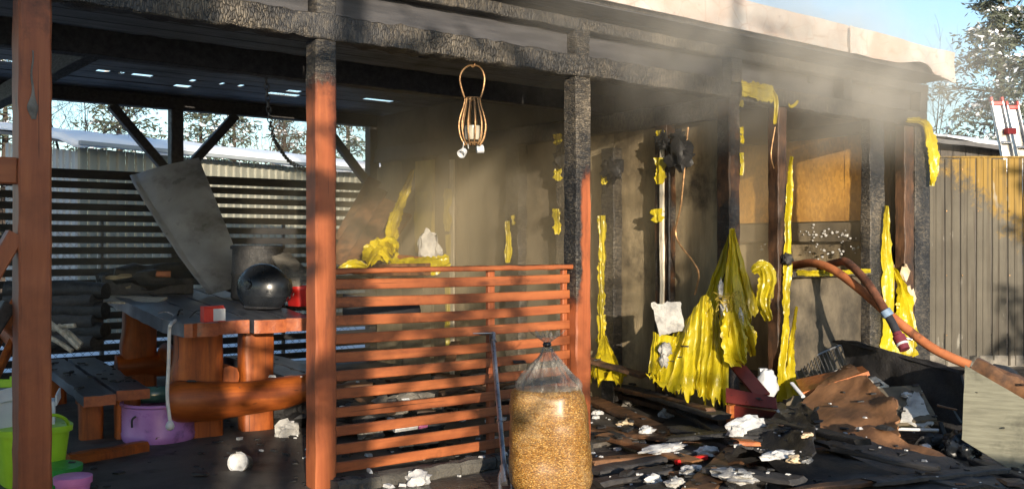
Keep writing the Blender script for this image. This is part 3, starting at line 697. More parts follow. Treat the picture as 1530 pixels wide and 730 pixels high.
# --- log table
A = Z(258, 484, .82); TC = A + WDIR*.47 + LDIR*1.30; TC.z = 0
TB = thing('log_table', 'heavy orange log table with a soot-blackened plank top', 'table', TC, RZ, world_coords=False)
px0 = [-.47, -.163, .068, .305]; px1 = [-.183, .048, .285, .51]; ye = [-1.30, -1.20, -1.24, -1.18]
for i in range(4):
    w = px1[i]-px0[i]; xm = (px0[i]+px1[i])/2
    def tp(s, t, i=i, w=w, xm=xm):
        y = ye[i]+(1.32-ye[i])*t; x = xm+w*(s-.5)
        if i == 0: x += .07*(1-s)*sstep(.12, 0, t)
        return (x + .012*nz((s*3, t*9, i), 1), y + .03*nz((s*4, i, 0), 2)*(t < .01), .82+.115*t+.006*nz((x*4, y*4, i), 1))
    vs, fs = grid_geo(tp, 5, 26, .088, (0,0,1)); mk('plank', vs, fs, M['sooty_sheen_top'], TB, smooth=True, sharp=40)
def slab_leg(name, x0, x1, y, d, bulge, parent, z1=.735, seed=0, mat='stain_log'):
    def f(s, t):
        a = 2*PI*s; cx_ = math.copysign(abs(math.cos(a))**.45, math.cos(a)); cy_ = math.copysign(abs(math.sin(a))**.45, math.sin(a))
        z = z1*t; hw = (x1-x0)/2; xx = cx_*hw; yy = cy_*d/2
        if bulge and cx_ < 0: xx *= 1+bulge*math.exp(-((t-.58)/.13)**2)
        k = 1+.05*nz((cx_*2, cy_*2, z*5+seed), 1); 
        return ((x0+x1)/2+xx*k, y+yy*k, z)
    vs, fs = grid_geo(f, 28, 14); m = 29*14
    fs.append(tuple(range(28, -1, -1))[:-1]); fs.append(tuple(range(m, m+28)))
    return mk(name, vs, fs, M[mat], parent, smooth=True, sharp=50)
slab_leg('leg', -.37, -.06, -.92, .17, .25, TB, seed=1); slab_leg('leg', .08, .31, -.86, .17, 0, TB, seed=2)
slab_leg('leg', -.36, -.10, .95, .17, .2, TB, .83, seed=3); slab_leg('leg', .08, .32, .98, .17, 0, TB, .83, seed=4)
def logt(name, pts, rs, parent, mat='stain_log', n=16, seed=0):
    P = spline(pts, 6); R = []
    for i in range(len(P)):
        q = i/(len(P)-1)*(len(rs)-1); k = min(int(q), len(rs)-2); R.append((rs[k]+(rs[k+1]-rs[k])*(q-k)))
    vs, fs = tube_geo(P, R, n); vs = [v + Vector((nz(v, 7, seed), nz(v, 7, seed+1), nz(v, 7, seed+2)))*.012 for v in vs]
    return mk(name, vs, fs, M[mat], parent, smooth=True, sharp=55)
logt('cross_log', [(-.44, -1.06, .30), (-.38, -1.07, .30), (-.1, -1.07, .28), (.2, -1.05, .285), (.44, -1.04, .31), (.56, -1.03, .34)], [.10, .135, .128, .112, .10, .085], TB, 'stain_log_x', seed=1)
logt('stretcher', [(-.02, -.95, .42), (-.02, 0, .40), (-.02, .95, .42)], [.075, .08, .075], TB, seed=4)
logt('rail', [(-.42, .93, .32), (0, .93, .32), (.42, .93, .32)], [.09, .10, .09], TB, 'stain_log_x', seed=5)

# --- benches
def bench(label, base, L, rz, ends, planks):
    B = thing('log_bench', label, 'bench', base, rz, 'log benches round the table', world_coords=False)
    for i, (x0, x1) in enumerate(planks):
        def tp(s, t, i=i, x0=x0, x1=x1):
            y = ends[i]+(L-ends[i])*t; return (x0+(x1-x0)*s+.018*nz((s*2, t*7, i), 1), y, .37+.006*nz((s*3, y*4, i), 1))
        vs, fs = grid_geo(tp, 4, 18, .065, (0,0,1)); mk('plank', vs, fs, M['sooty_sheen_top'], B, smooth=True, sharp=40)
    xs = (planks[0][0]+.03, planks[-1][1]-.03)
    for y in (.22, L-.25):
        slab_leg('leg', xs[0], xs[0]+.15, y+.04, .13, 0, B, .306, y); slab_leg('leg', xs[1]-.16, xs[1], y-.05, .13, 0, B, .306, y+3)
    return B
C = Z(224, 580, .37)
bench('log bench with two sooty planks beside the purple basin', Vector((C.x, C.y, 0))-WDIR*.43, 2.2, RZ, [-.16, 0.], [(0, .19), (.22, .43)])
C = D(432, 520, 7.1); bench('log bench on the far long side of the table, mostly behind the second post', Vector((C.x, C.y, 0))+LDIR*.1, 1.6, RZ, [0, .06], [(0, .19), (.21, .40)])

# --- on the table
zt = .828
def helmet():
    c = Z(385, 468, zt)+FWD*.14; c.z = zt+.022
    H = thing('helmet', 'glossy black full-face helmet on the table edge', 'helmet', c)
    r = .185; cc = c+Vector((0, 0, .155))
    vs = []; n, m = 32, 18; fs = []
    side = RGT; f = (-FWD*.35+RGT*.94).normalized(); f = RGT*.85-FWD*.5; f.normalize(); s_ = Vector((f.y, -f.x, 0))
    for i in range(m+1):
        ph = -.86+ (PI/2+.86)*i/m
        for j in range(n):
            a = 2*PI*j/n; q = Vector((math.cos(a)*math.cos(ph), math.sin(a)*math.cos(ph), math.sin(ph)))
            k = 1.0 + (.13*max(0, q.x)**2 if q.z < .25 else .13*max(0, q.x)**2*max(0, 1-(q.z-.25)*2)) - .05*max(0, -q.x)*max(0, -q.z)
            vs.append(cc + (f*q.x*1.08 + s_*q.y*.92 + UP*q.z*.98)*r*k)
    for i in range(m):
        for j in range(n): k = (j+1) % n; fs.append((i*n+j, i*n+k, (i+1)*n+k, (i+1)*n+j))
    mk('shell', vs, fs, M['black_plastic'], H, smooth=True)
    def vz(s, t):
        a = -1.15+2.3*s; ph = -.28+.62*t; q = Vector((math.cos(a)*math.cos(ph), math.sin(a)*math.cos(ph), math.sin(ph)))
        k = 1.035+.13*max(0, q.x)**2*(1 if q.z < .25 else max(0, 1-(q.z-.25)*2)); return cc+(f*q.x*1.08+s_*q.y*.93+UP*q.z)*r*k
    mk('visor', *grid_geo(vz, 20, 8, .006), M['black_plastic'], H, smooth=True, sharp=50)
    def rim(s, t):
        a = 2*PI*s; ph = -.86; b = 2*PI*t; q = Vector((math.cos(a)*math.cos(ph), math.sin(a)*math.cos(ph), math.sin(ph)))
        return cc+(f*q.x*1.13+s_*q.y*.93+UP*q.z*.98)*r + (f*math.cos(a)+s_*math.sin(a))*.012*math.cos(b)+UP*.012*math.sin(b)
    mk('edge_trim', *grid_geo(rim, 28, 6), M['hose_black'], H, smooth=True)
    for sg in (-1, 1): lathe('pivot', [(.0, .012), (.03, .010), (.034, 0)], M['black_plastic'], H, 14, cc+s_*sg*r*.93+UP*.03+f*.02, tuple(s_*sg))
helmet()
def basket():
    c = Z(445, 466, zt)+FWD*.2; c.z = zt+.036
    B = thing('red_basket', 'small red plastic basket behind the black helmet', 'basket', c)
    prof = [(.095, 0), (.10, .004), (.118, .13)]
    vs, fs = lathe_geo([(.096, 0), (.118, .14), (.112, .14), (.091, .008)], 32, c, None, 5); mk('body', vs, fs, M['red_plastic'], B, smooth=True, sharp=40)
    vs, fs = lathe_geo([(.118, .125), (.130, .125), (.130, .15), (.112, .15), (.112, .125)], 32, c, None, 5); mk('rim', vs, fs, M['red_plastic'], B, smooth=True, sharp=40)
    for k in range(7):
        p = c - FWD*(.118-.002*k) + RGT*(-.08+.026*k) + UP*(.06+.02*(k % 3)); bar('scuff', p, p+UP*.03+RGT*.01, .003, .004, M['foam'], B)
basket()
def carton():
    c = Z(318, 481, zt); c.z = zt+.003; a = RZ+.15
    T = thing('cigarette_carton', 'small red and white carton near the table corner', 'carton', c)
    x = Vector((math.cos(a), math.sin(a), 0)); y = Vector((-x.y, x.x, 0))
    bar('box', c-x*.07+UP*.045, c+x*.07+UP*.045, .06, .09, M['red_label'], T, bev=.004)
    bar('white_face', c+x*(-.01)+UP*.045-y*.033, c+x*.068+UP*.045-y*.033, .005, .078, M['white_plastic'], T, bev=.002)
    bar('lid', c-x*.07+UP*.094-y*.0, c+x*.06+UP*.097, .064, .012, M['red_label'], T, bev=.003)
carton()
sheet('thin_board', [Z(122, 450, zt+.055), Z(234, 452, zt+.055), Z(250, 443, zt+.085), Z(143, 441, zt+.085)], M['white_lath'], None, .014, (8,3), .003, 4, 0, 3, ('thin pale board laid across the table\'s far corner', 'board'))
def scraps():
    c = Z(278, 474, zt); T = thing('burnt_scrap_heap', 'tangle of burnt wire and twigs at the near table corner', 'scrap', c)
    for k in range(9):
        p = c+Vector((random.uniform(-.14,.14), random.uniform(-.14,.14), .008)); q = p+Vector((random.uniform(-.12,.12), random.uniform(-.1,.1), random.uniform(0,.05)))
        tube('twig', spline([p, (p+q)/2+Vector((0,0,.02)), q], 4), random.uniform(.004,.008), M['charcoal'] if k % 3 else M['steel'], T, 5)
scraps()
# charred box on the far end of the table
def burnt_box():
    c = D(215, 437, 8.35); c.z = zt+.085
    T = thing('burnt_box', 'charred wooden box with an orange scrap on the far table end', 'box', c, RZ, world_coords=False)
    for (a, b, h, m) in (((-.34,-.15),(.36,-.15),.13,'soot_wood'), ((-.34,.18),(.36,.18),.17,'soot_wood'), ((-.34,-.15),(-.34,.18),.16,'soot_wood'), ((.36,-.15),(.36,.18),.13,'soot_wood')):
        bar('side', (a[0], a[1], h/2), (b[0], b[1], h/2), .022, h, M[m], T, jit=.006, seed=h*9)
    lump('ash_heap', (0, 0, .12), (.34, .2, .13), M['charcoal'], T, 3, .6, 4, 2)
    bar('orange_scrap', (.06, -.165, .17), (.18, -.165, .165), .02, .05, M['orange_board'], T, jit=.004, seed=2)
    lump('ash_heap', (-.16, -.03, .10), (.17, .12, .07), M['ash_plaster'], T, 3, .5, 4, 7)
burnt_box()
lathe('white_ring', [(.055,0),(.068,.004),(.078,.016),(.073,.018),(.06,.008),(.045,.006),(.045,.002)], M['white_plastic'], None, 26, D(247, 404, 8.5), (.05,-.25,.95), ('white plastic ring lying on the charred box', 'ring'))
# bent metal sheet
def bent():
    c = [D(196, 263, 9.35), D(297, 236, 9.45), D(372, 425, 8.5), D(312, 440, 8.2)]
    def f(s, t):
        p = (c[0]*(1-s)+c[1]*s)*(1-t)+(c[3]*(1-s)+c[2]*s)*t
        p = p + RGT*(-.03*math.sin(PI*t)*(1-s)) - FWD*(.07*math.sin(PI*s)*(1-t*.5)) - FWD*.03*nz(p, 3.3, 2) - FWD*.012*nz(p, 12, 2) 
        if s < .06: p = p - FWD*.035
        return p
    vs, fs = grid_geo(f, 26, 34, .006); mk('metal_sheet', vs, fs, M['galv_sheet'], None, smooth=True, sharp=45, tag_=('bent grey metal sheet leaning on the rear slatted screen', 'metal sheet'))
bent()
def pot():
    c = D(385, 420, 8.0); c.z = .89
    T = thing('scorched_drum', 'scorched dark drum standing behind the black helmet', 'drum', c)
    vs, fs = lathe_geo([(.20,0),(.21,.02),(.205,.18),(.213,.2),(.205,.22),(.20,.42),(.19,.42),(.19,.05)], 26, c); vs = [v+Vector((nz(v,6),nz(v,6,2),.0))*.012 for v in vs]
    mk('body', vs, fs, M['charcoal'], T, smooth=True, sharp=45)
    lathe('rim_band', [(.205,.40),(.215,.40),(.215,.425),(.195,.43)], M['charcoal'], T, 26, c)
pot()
sheet('scorched_tray', [D(405, 382, 7.9), D(432, 380, 8.0), D(470, 420, 7.6), D(425, 432, 7.5)], M['stone'], None, .02, (8,8), .03, 5, .06, 4, ('scorched flat tray tilted beside the red basket', 'tray'))
# white lamp cord hanging from the table corner
def cord():
    a = Z(262, 478, zt+.01); p0 = Z(257, 484, zt+.012)-FWD*.02
    d = (p0-EYE).dot(FWD)
    T = thing('lamp_cord', 'white cord with a round bulb hanging off the table corner', 'cord', D(254, 640, d))
    tube('cable', spline([a, p0, D(253, 495, d-.01), D(252, 540, d-.012), D(250, 590, d-.01), D(254, 628, d-.01)]), .011, M['cord_white'], T, 8)
    c = D(254, 636, d-.01); vs, fs = lathe_geo([(.0,-.028),(.02,-.02),(.028,0),(.02,.02),(.012,.03),(.0,.032)], 14, c); mk('bulb', vs, fs, M['white_plastic'], T, smooth=True)
cord()
# hanging chain
def chain():
    a, b = D(395, 150, 7.9), D(482, 262, 9.68); a.z = ZC-.005
    P = [a, D(405, 190, 8.2), D(420, 225, 8.7), D(440, 246, 9.2), b]; S = spline(P, 14)
    T = thing('chain', 'dark steel chain hanging in a curve from the ceiling', 'chain', b)
    ls = [0]; 
    for i in range(1, len(S)): ls.append(ls[-1]+(S[i]-S[i-1]).length)
    def at(l):
        for i in range(1, len(S)):
            if ls[i] >= l: return S[i-1].lerp(S[i], (l-ls[i-1])/max(1e-6, ls[i]-ls[i-1]))
        return S[-1]
    n = int(ls[-1]/.048)
    for k in range(n):
        p, q = at(k*.048), at((k+1)*.048+.008); d = (q-p).normalized(); side = d.cross(RGT if k % 2 else FWD).normalized(); c = (p+q)/2; L = .033
        ring = [c + d*L*math.cos(t) + side*.019*math.sin(t) for t in [2*PI*i/10 for i in range(11)]]
        tube('chain_link', ring, .0055, M['wire_grey'], T, 5)
chain()
# lantern under the front beam
def lantern():
    v = VF+.045; H = VY(706, 93, v); 
    def q(px, py): return VY(px, py, v)
    T = thing('wire_lantern', 'wire lantern with a candle jar hanging under the charred front beam', 'lantern', q(706, 236))
    tube('hook', spline([q(706, 90), q(709, 96), q(706, 100), q(703, 97)], 5), .006, M['rust_wire'], T, 6)
    hp = [q(694, 146), q(690, 133), q(687, 118), q(691, 106), q(699, 99), q(706, 98), q(714, 99), q(721, 106), q(724, 118), q(722, 133), q(718, 146)]
    tube('handle', spline(hp, 5), .0055, M['rust_wire'], T, 6)
    cx_ = q(706, 0); z = lambda py: q(706, py).z
    prof = [(.050, 147), (.060, 158), (.078, 170), (.092, 183), (.092, 194), (.080, 206), (.052, 217)]
    sc = .87
    for k in range(12):
        a = 2*PI*k/12+.1; P = [Vector((cx_.x+r*sc*math.cos(a), cx_.y+r*sc*math.sin(a), z(py))) for r, py in prof]
        tube('rib_wire', spline(P, 4), .0048, M['rust_wire'], T, 5)
    for r, py in ((.050, 147), (.052, 214)):
        P = [Vector((cx_.x+r*sc*math.cos(a), cx_.y+r*sc*math.sin(a), z(py))) for a in [2*PI*i/24 for i in range(25)]]; tube('ring_wire', P, .005, M['rust_wire'], T, 6)
    c = Vector((cx_.x, cx_.y, z(209))); J = lathe('candle_jar', [(.0,.0),(.042,.0),(.046,.008),(.046,.082),(.041,.082),(.041,.012),(.0,.012)], M['jar_glass_smoked'], T, 20, c)
    lathe('candle', [(.0,.014),(.036,.014),(.036,.045),(.0,.05)], M['foam_warm'], J, 16, c)
    for px, py, ax in ((691, 228, (-.55,-.3,-.35)), (717, 223, (.75,-.35,.12))):
        b = q(px, py); tube('bell_wire', [q(px+2, 212), q(px+1, py-8), b+UP*.01], .0035, M['wire_grey'], T, 5)
        vs, fs = lathe_geo([(.0,-.022),(.022,-.02),(.026,.02),(.021,.02),(.018,-.012),(0,-.012)], 14, b, ax); mk('bell_cup', vs, fs, M['white_plastic'], T, smooth=True, sharp=40)
    tube('bell_wire', [q(699, 214), q(700, 222)], .004, M['wire_grey'], T, 5)
lantern()

# --- on the floor, left bay
def basin():
    c = Z(238, 655, .03); r = .235
    T = thing('purple_basin', 'round purple plastic basin under the bench end', 'basin', c)
    vs, fs = lathe_geo([(.0,.0),(r*.96,.0),(r*1.0,.02),(r*1.02,.05),(r*1.0,.06),(r*1.0,.23),(r*1.05,.24),(r*1.05,.255),(r*.97,.255),(r*.95,.03),(0,.03)], 36, c); mk('body', vs, fs, M['purple_plastic'], T, smooth=True, sharp=35)
    P = [c+Vector((r*1.012*math.cos(a), r*1.012*math.sin(a), .17-.02*math.cos(k*1.3))) for k, a in enumerate([-2.35+.06*i for i in range(4)])]
    tube('handle', spline([c-FWD*r*1.02-RGT*.09+UP*.12, c-FWD*r*1.06-RGT*.085+UP*.17, c-FWD*r*1.02-RGT*.065+UP*.19], 5), .007, M['hose_black'], T, 6)
basin()
def jar():
    c = D(230, 583, 6.75); c.z = .30; ax = RGT*.95+FWD*.3; 
    T = thing('glass_jar', 'teal glass jar lying on the purple basin', 'jar', c)
    vs, fs = lathe_geo([(.0,-.11),(.05,-.11),(.058,-.10),(.058,.07),(.045,.09),(.045,.11),(.0,.11)], 22, c, tuple(ax)); mk('body', vs, fs, M['teal_glass'], T, smooth=True, sharp=40)
    vs, fs = lathe_geo([(.0,.10),(.050,.10),(.050,.125),(.0,.125)], 22, c, tuple(ax)); mk('lid', vs, fs, M['wire_grey'], T, smooth=True, sharp=40)
jar()
bar('orange_baton', Z(98, 690, .05), Z(216, 668, .05), .10, .085, M['stain_log'], None, jit=.01, seed=3, bev=.02, tag_=('orange timber baton lying on the floor before the purple basin', 'timber'))
def tin():
    c = Z(360, 692, .06); T = thing('white_tin', 'small white tin lying on its side with its lid facing out', 'tin', c)
    ax = -FWD*.92-RGT*.12+UP*.28
    vs, fs = lathe_geo([(.0,-.06),(.05,-.06),(.052,-.055),(.052,.045),(.0,.045)], 26, c+UP*.005, tuple(ax)); mk('body', vs, fs, M['wire_grey'], T, smooth=True, sharp=40)
    vs, fs = lathe_geo([(.058,.025),(.060,.052),(.053,.056),(.050,.046),(.0,.046)], 26, c+UP*.005, tuple(ax)); mk('lid', vs, fs, M['foam'], T, smooth=True, sharp=25)
tin()
def bucket(name, label, px, py, r, h, mat, n=28, sq=None, rimmat=None, tilt=None, cat='bucket'):
    c = Z(px, py, .02); T = thing(name, label, cat, c); ax = tilt
    vs, fs = lathe_geo([(.0,0),(r*.78,0),(r*.80,.01),(r,h),(r*.95,h),(r*.76,.02),(0,.02)], n, c, ax, sq); mk('body', vs, fs, M[mat], T, smooth=True, sharp=40)
    vs, fs = lathe_geo([(r*.99,h-.03),(r*1.06,h-.028),(r*1.07,h+.004),(r*.94,h+.006)], n, c, ax, sq); mk('rim', vs, fs, M[rimmat or mat], T, smooth=True, sharp=40)
    return T, c
T, c = bucket('lime_bucket', 'lime green bucket filled with white boxes behind the nearest post', 46, 722, .182, .32, 'lime_plastic', sq=4)
tube('handle', spline([c+RGT*.21+UP*.30, c+RGT*.23-FWD*.10+UP*.37, c+RGT*.19-FWD*.19+UP*.40, c+RGT*.13-FWD*.21+UP*.31], 6), .009, M['lime_plastic'], T, 6)
T2, c2 = bucket('green_tub', 'darker green tub tucked under the lime bucket', 78, 733, .14, .13, 'green_plastic')
for k, (dx, dy, dz, s, m) in enumerate(((-.10, -.05, .33, .14, 'white_plastic'), (.06, .03, .33, .12, 'white_plastic'))):
    b = c+RGT*dx+FWD*dy+UP*(dz-.12); T = thing('white_carton', ('white carton standing in the lime bucket, nearer the frame edge', 'white carton in the lime bucket, right of the post')[k], 'carton', b, .3+k)
    OFF.pop(T.name); bar('box', (-s*.6, 0, s), (s*.6, 0, s), s*.9, s*2, M[m], T, bev=.006); bar('flap', (-s*.6, -s*.5, s*2.03), (s*.6, -s*.62, s*2.2), .01, s*.5, M[m], T)
bucket('pink_pot', 'small pink flower pot before the lime bucket', 109, 757, .085, .15, 'pink_plastic', rimmat='pink_plastic', cat='pot')
T = thing('lime_crate', 'lime green crate at the left picture edge behind the lime bucket', 'crate', D(0, 640, 5.9))
pc = D(4, 585, 5.9)
for k in range(3): bar('slat', pc-RGT*.2+UP*(.05-.09*k), pc+RGT*.07+UP*(.05-.09*k), .02, .05, M['lime_plastic'], T)
for x in (-.1, .05): bar('post', pc+RGT*x+FWD*.02-UP*.5, pc+RGT*x+FWD*.02+UP*.09, .03, .03, M['lime_plastic'], T)
# charred logs stacked behind the first post and pale sticks
for k in range(6):
    c = D(112, 508-15*k, 7.6); lab = ('lowest', 'second lowest', 'third lowest', 'fourth lowest', 'second highest', 'topmost')[k]
    T = logt('charred_log', [c-RGT*.55+FWD*.05, c, c+RGT*(.20+.07*(k % 2))-FWD*.08], [.07,.075,.06], None, 'charcoal' if k % 2 else 'soot_wood', seed=k); tag(T, lab+' charred log of the pile behind the left bench', 'log', 'charred logs piled behind the left bench')
for k, (a, b) in enumerate((((70, 478), (118, 520)), ((80, 492), (112, 486)), ((66, 500), (108, 524)), ((88, 486), (122, 514)))):
    tube('pale_stick', [D(*a, 6.75+.05*k), D((a[0]+b[0])/2, (a[1]+b[1])/2-2, 6.7+.05*k), D(*b, 6.68+.05*k)], .017, M['white_lath'], None, 7, (('long pale plastic lath slanting down onto the left bench','short pale lath lying level above the left bench','pale lath lowest on the left bench beside the first post','pale lath reaching farthest along the left bench')[k], 'lath', 'pale laths on the left bench'))
for k, (a, b, r) in enumerate((((-10, 520, 6.3), (30, 440, 6.6), .05), ((-15, 470, 6.5), (30, 520, 6.2), .06), ((-5, 560, 6.0), (24, 500, 6.3), .04))):
    o = bar('leaning_timber', D(*a), D(*b), r, r*1.4, M['stain_log'], None, jit=.006, seed=k); tag(o, ('scorched orange timber leaning steeply behind the first post','thick scorched timber crossing behind the first post','slim scorched timber lowest of those behind the first post')[k], 'timber', 'timbers leaning behind the first post')

# --- collapsed cladding boards in the rear corner, foil over them
for k, (a, b, w) in enumerate((((500, 385, 9.3), (568, 282, 9.6), .17), ((520, 398, 9.0), (585, 300, 9.5), .17), ((545, 404, 8.8), (604, 318, 9.3), .16), ((508, 352, 9.5), (560, 268, 9.66), .15))):
    bar('cladding_board', D(*a)-UP*.05, D(*b), w, .025, M['scorched_board'], None, up=tuple((-FWD*.8+UP*.6)), tag_=(('fallen brown cladding board leaning in the rear corner, lowest of four','fallen brown cladding board in the rear corner, second of four','fallen brown cladding board nearest the torn yellow foil','fallen brown cladding board leaning highest against the rear screen')[k], 'board', 'cladding boards fallen in the rear corner'), jit=.004, seed=k)
bar('brown_plank', D(597, 392, 8.9), D(640, 397, 8.4), .05, .14, M['orange_board'], None, jit=.004, seed=3, tag_=('short scorched brown plank behind the railing by the torn foil', 'plank'))
bar('brown_plank', D(560, 404, 8.3), D(640, 402, 8.0), .06, .10, M['scorched_board'], None, jit=.004, seed=4, tag_=('brown plank lying just above the railing top', 'plank'))
def free_strip(name, label, pts, w, seed, amp=.03, burn=.1, face=None, cat='foil'):
    o = strip(name, pts, w, None, seed, amp, burn=burn, face=face or (-.6,-.8,.1)); return tag(o, label, cat)
free_strip('torn_foil', 'twisted yellow foil rope hanging in the rear corner', [D(617, 258, 9.3), D(606, 290, 9.2), D(590, 330, 9.1), D(584, 360, 9.0), D(580, 390, 8.9)], [.04,.10,.13,.14,.2], 80, .07)
free_strip('torn_foil', 'crumpled yellow foil bunch at the foot of the foil rope', [D(548, 402, 8.6), D(562, 380, 8.7), D(580, 372, 8.7), D(592, 392, 8.6)], [.12,.26,.30,.14], 81, .12)
free_strip('torn_foil', 'yellow foil sagging flat behind the railing top', [D(588, 396, 8.5), D(620, 398, 8.3), D(650, 396, 8.2), D(672, 390, 8.2)], [.14,.16,.18,.12], 82, .05)
free_strip('torn_foil', 'pale cream foil flap lying on the railing corner', [D(508, 403, 8.4), D(530, 396, 8.4), D(548, 400, 8.4)], [.05,.14,.06], 83, .03, 0)
lump('wool_wad', D(641, 372, 8.7), (.10,.08,.17), M['wool'], None, 3, .5, 4, 3, ('wad of singed white insulation hanging beside the yellow panel', 'insulation'))

# ------------------------------------------------------------------ in front of the railing
def bag():
    c = Z(826, 742, .01); T = thing('pellet_bag', 'tied clear plastic bag full of golden wood pellets', 'bag', c)
    n = 40; rings = [(.0,.0),(.13,.0),(.175,.02),(.198,.08),(.205,.2),(.203,.34),(.196,.46),(.182,.53),(.165,.56)]
    def body(s, t, k=1.0):
        q = t*(len(rings)-1); i = min(int(q), len(rings)-2); f = q-i; r = rings[i][0]+(rings[i+1][0]-rings[i][0])*f; z = rings[i][1]+(rings[i+1][1]-rings[i][1])*f
        a = 2*PI*s; e = .75; x = math.copysign(abs(math.cos(a))**e, math.cos(a))*r; y = math.copysign(abs(math.sin(a))**e, math.sin(a))*r*.72
        w = 1+.09*nz((math.cos(a)*1.6, math.sin(a)*1.6, z*4), 1)+.045*ridge((math.cos(a)*2.5, math.sin(a)*2.5, z*13), 1, 4)+.02*nz((math.cos(a)*6, math.sin(a)*6, z*24), 1)+.05*math.exp(-((z-.10)/.09)**2)
        x += .02*(z/.5)*-1 + .02*(.25-z)
        return c + RGT*x*w*k + FWD*y*w*k + UP*z
    vs, fs = grid_geo(lambda s, t: body(s, t), n, 30); top = len(vs)
    fs.append(tuple(range(30*(n+1), 30*(n+1)+n))); mk('pellets', vs, fs, M['pellets'], T, smooth=True)
    neck = [(.176,.535),(.150,.585),(.100,.64),(.062,.69),(.030,.74),(.014,.785)]
    def nk(s, t):
        q = t*(len(neck)-1); i = min(int(q), len(neck)-2); f = q-i; r = neck[i][0]+(neck[i+1][0]-neck[i][0])*f; z = neck[i][1]+(neck[i+1][1]-neck[i][1])*f
        a = 2*PI*s; pl = 1+(.22*ridge((math.cos(a)*3, math.sin(a)*3, t*.8), 1, 3)+.14*math.sin(a*13+t*2))*sstep(0, .4, t)*1.3+.06*nz((math.cos(a)*2, math.sin(a)*2, t*4), 1); return c+RGT*(r*math.cos(a)*pl-.02-.01*t)+FWD*r*.7*math.sin(a)*pl+UP*(z+.01*nz((a, t*3, 1), 2))
    mk('film_neck', *grid_geo(nk, 72, 16), M['clear_film'], T, smooth=True)
    K = c+UP*.79-RGT*.03
    mk('tie', *lathe_geo([(.018,-.012),(.024,0),(.018,.012)], 12, K), M['black_plastic'], T, smooth=True)
    def tf(s, t): a = 2*PI*s; r = .016+.055*t*(1+.6*math.sin(a*5)); return K+RGT*r*math.cos(a)+FWD*r*math.sin(a)*.7+UP*(.008+.05*t+.02*math.sin(a*7)*t)
    mk('film_tuft', *grid_geo(tf, 40, 5), M['clear_film'], T, smooth=True)
bag()
def tool():
    top = VY(736, 500, VF+.03); bot = Z(757, 738, .02); top = top - FWD*.03
    T = thing('steel_scraper', 'long grey steel scraper leaning on the slatted railing', 'scraper', bot)
    tube('shaft', [bot+(top-bot)*.08, bot+(top-bot)*.5, top], .0145, M['steel'], T, 12)
    d = (top-bot).normalized()
    tube('collar', [bot+(top-bot)*.42, bot+(top-bot)*.435], .019, M['steel'], T, 12)
    tube('collar', [top-d*.05, top+d*.012], .021, M['steel'], T, 12)
    sheet('blade', [top-RGT*.115+UP*.015-FWD*.02, top-RGT*.0+UP*.02-FWD*.05, top+RGT*.012+UP*.005+FWD*.03, top-RGT*.10-UP*.0+FWD*.04], M['steel'], T, .005, (4,4), .003)
    for s in (-1, 1): tube('prong', spline([bot+(top-bot)*.14+RGT*s*.012, bot+(top-bot)*.09+RGT*s*.03, bot+RGT*s*.032], 5), .010, M['steel'], T, 8)
    tube('socket', [bot+(top-bot)*.06, bot+(top-bot)*.16], .024, M['steel'], T, 12)
tool()

# ------------------------------------------------------------------ big torn foil at the shed corner
def curtain(name, label, top, bot, nu=46, nv=40, fold=.03, nf=9, seed=0, burn=.06, burnedge=.5, crump=.03):
    """foil hung between two polylines, with folds and crumples"""
    tp, bt = spline(top, 10), spline(bot, 10)
    def pick(P, s): q = s*(len(P)-1); i = min(int(q), len(P)-2); return P[i].lerp(P[i+1], q-i)
    at = []
    def f(s, t):
        a, b = pick(tp, s), pick(bt, s); p = a.lerp(b, t)
        q = s*nf + .5*nz((s*3, t*2.2, seed), 1, seed); amp = fold*(.4+.6*t)
        out = -FWD*amp*(1.1*ridge((q, t*.7, seed), 1., seed)+.6*ridge((q*2.3, t*1.6, seed+3), 1., seed)) + RGT*amp*.9*nz((q*1.3, t*1.1, seed+9), 1, seed)
        cz = .4+.6*abs(nz((s*2, t*2, seed), 1.5, seed+4))*2
        out += cz*(-FWD*(crump*.9*ridge((p.x, p.y, p.z*.55), 6, seed)+crump*.45*ridge((p.x, p.y, p.z*.5), 15, seed+1)) + UP*(.6*crump*nz(p, 13, seed+2)) + RGT*.5*crump*nz(p, 11, seed+7))
        e = min(s, 1-s, (1-t)*1.0); e2 = .05*nz((s*9, t*9, seed), 1)
        if t > .90: out += UP*(t-.90)/.10*(.09*nz((s*11, 0, seed), 1)+.07*ridge((s*26, 0, seed), 1, seed)+.04*nz((s*60, 0, seed), 1))
        at.append(burn+burnedge*max(0, 1-e/.05)*.6+.35*nz(p, 4.5, seed+5)); return p+out
    vs, fs = grid_geo(f, nu, nv); return mk(name, vs, fs, M['foil'], None, smooth=True, attr=at, tag_=(label, 'foil'), sharp=26)
curtain('torn_foil', 'tall pointed yellow foil drape on the shed corner post', [D(1089, 343, 7.12), D(1093, 341, 7.12), D(1097, 346, 7.14)], [D(1072, 480, 6.98), D(1086, 508, 6.85), D(1100, 516, 6.86), D(1114, 500, 6.95), D(1126, 470, 7.05)], 60, 70, .05, 6, 1, .02, .3, .02)
curtain('torn_foil', 'olive shaded foil fold left of the pointed drape', [D(1088, 350, 7.2), D(1090, 349, 7.2)], [D(1030, 500, 7.35), D(1045, 512, 7.3), D(1062, 505, 7.2)], 20, 30, .03, 3, 2, .05, .3, .03)
curtain('torn_foil', 'wide crumpled yellow foil curtain reaching the ground', [D(1005, 500, 7.25), D(1030, 470, 7.1), D(1052, 440, 7.05), D(1072, 470, 7.05), D(1084, 490, 7.05)], [D(966, 568, 7.0), D(1000, 585, 6.95), D(1035, 596, 6.9), D(1065, 606, 6.85), D(1086, 612, 6.8)], 100, 66, .06, 9, 3, .03, .25, .022)
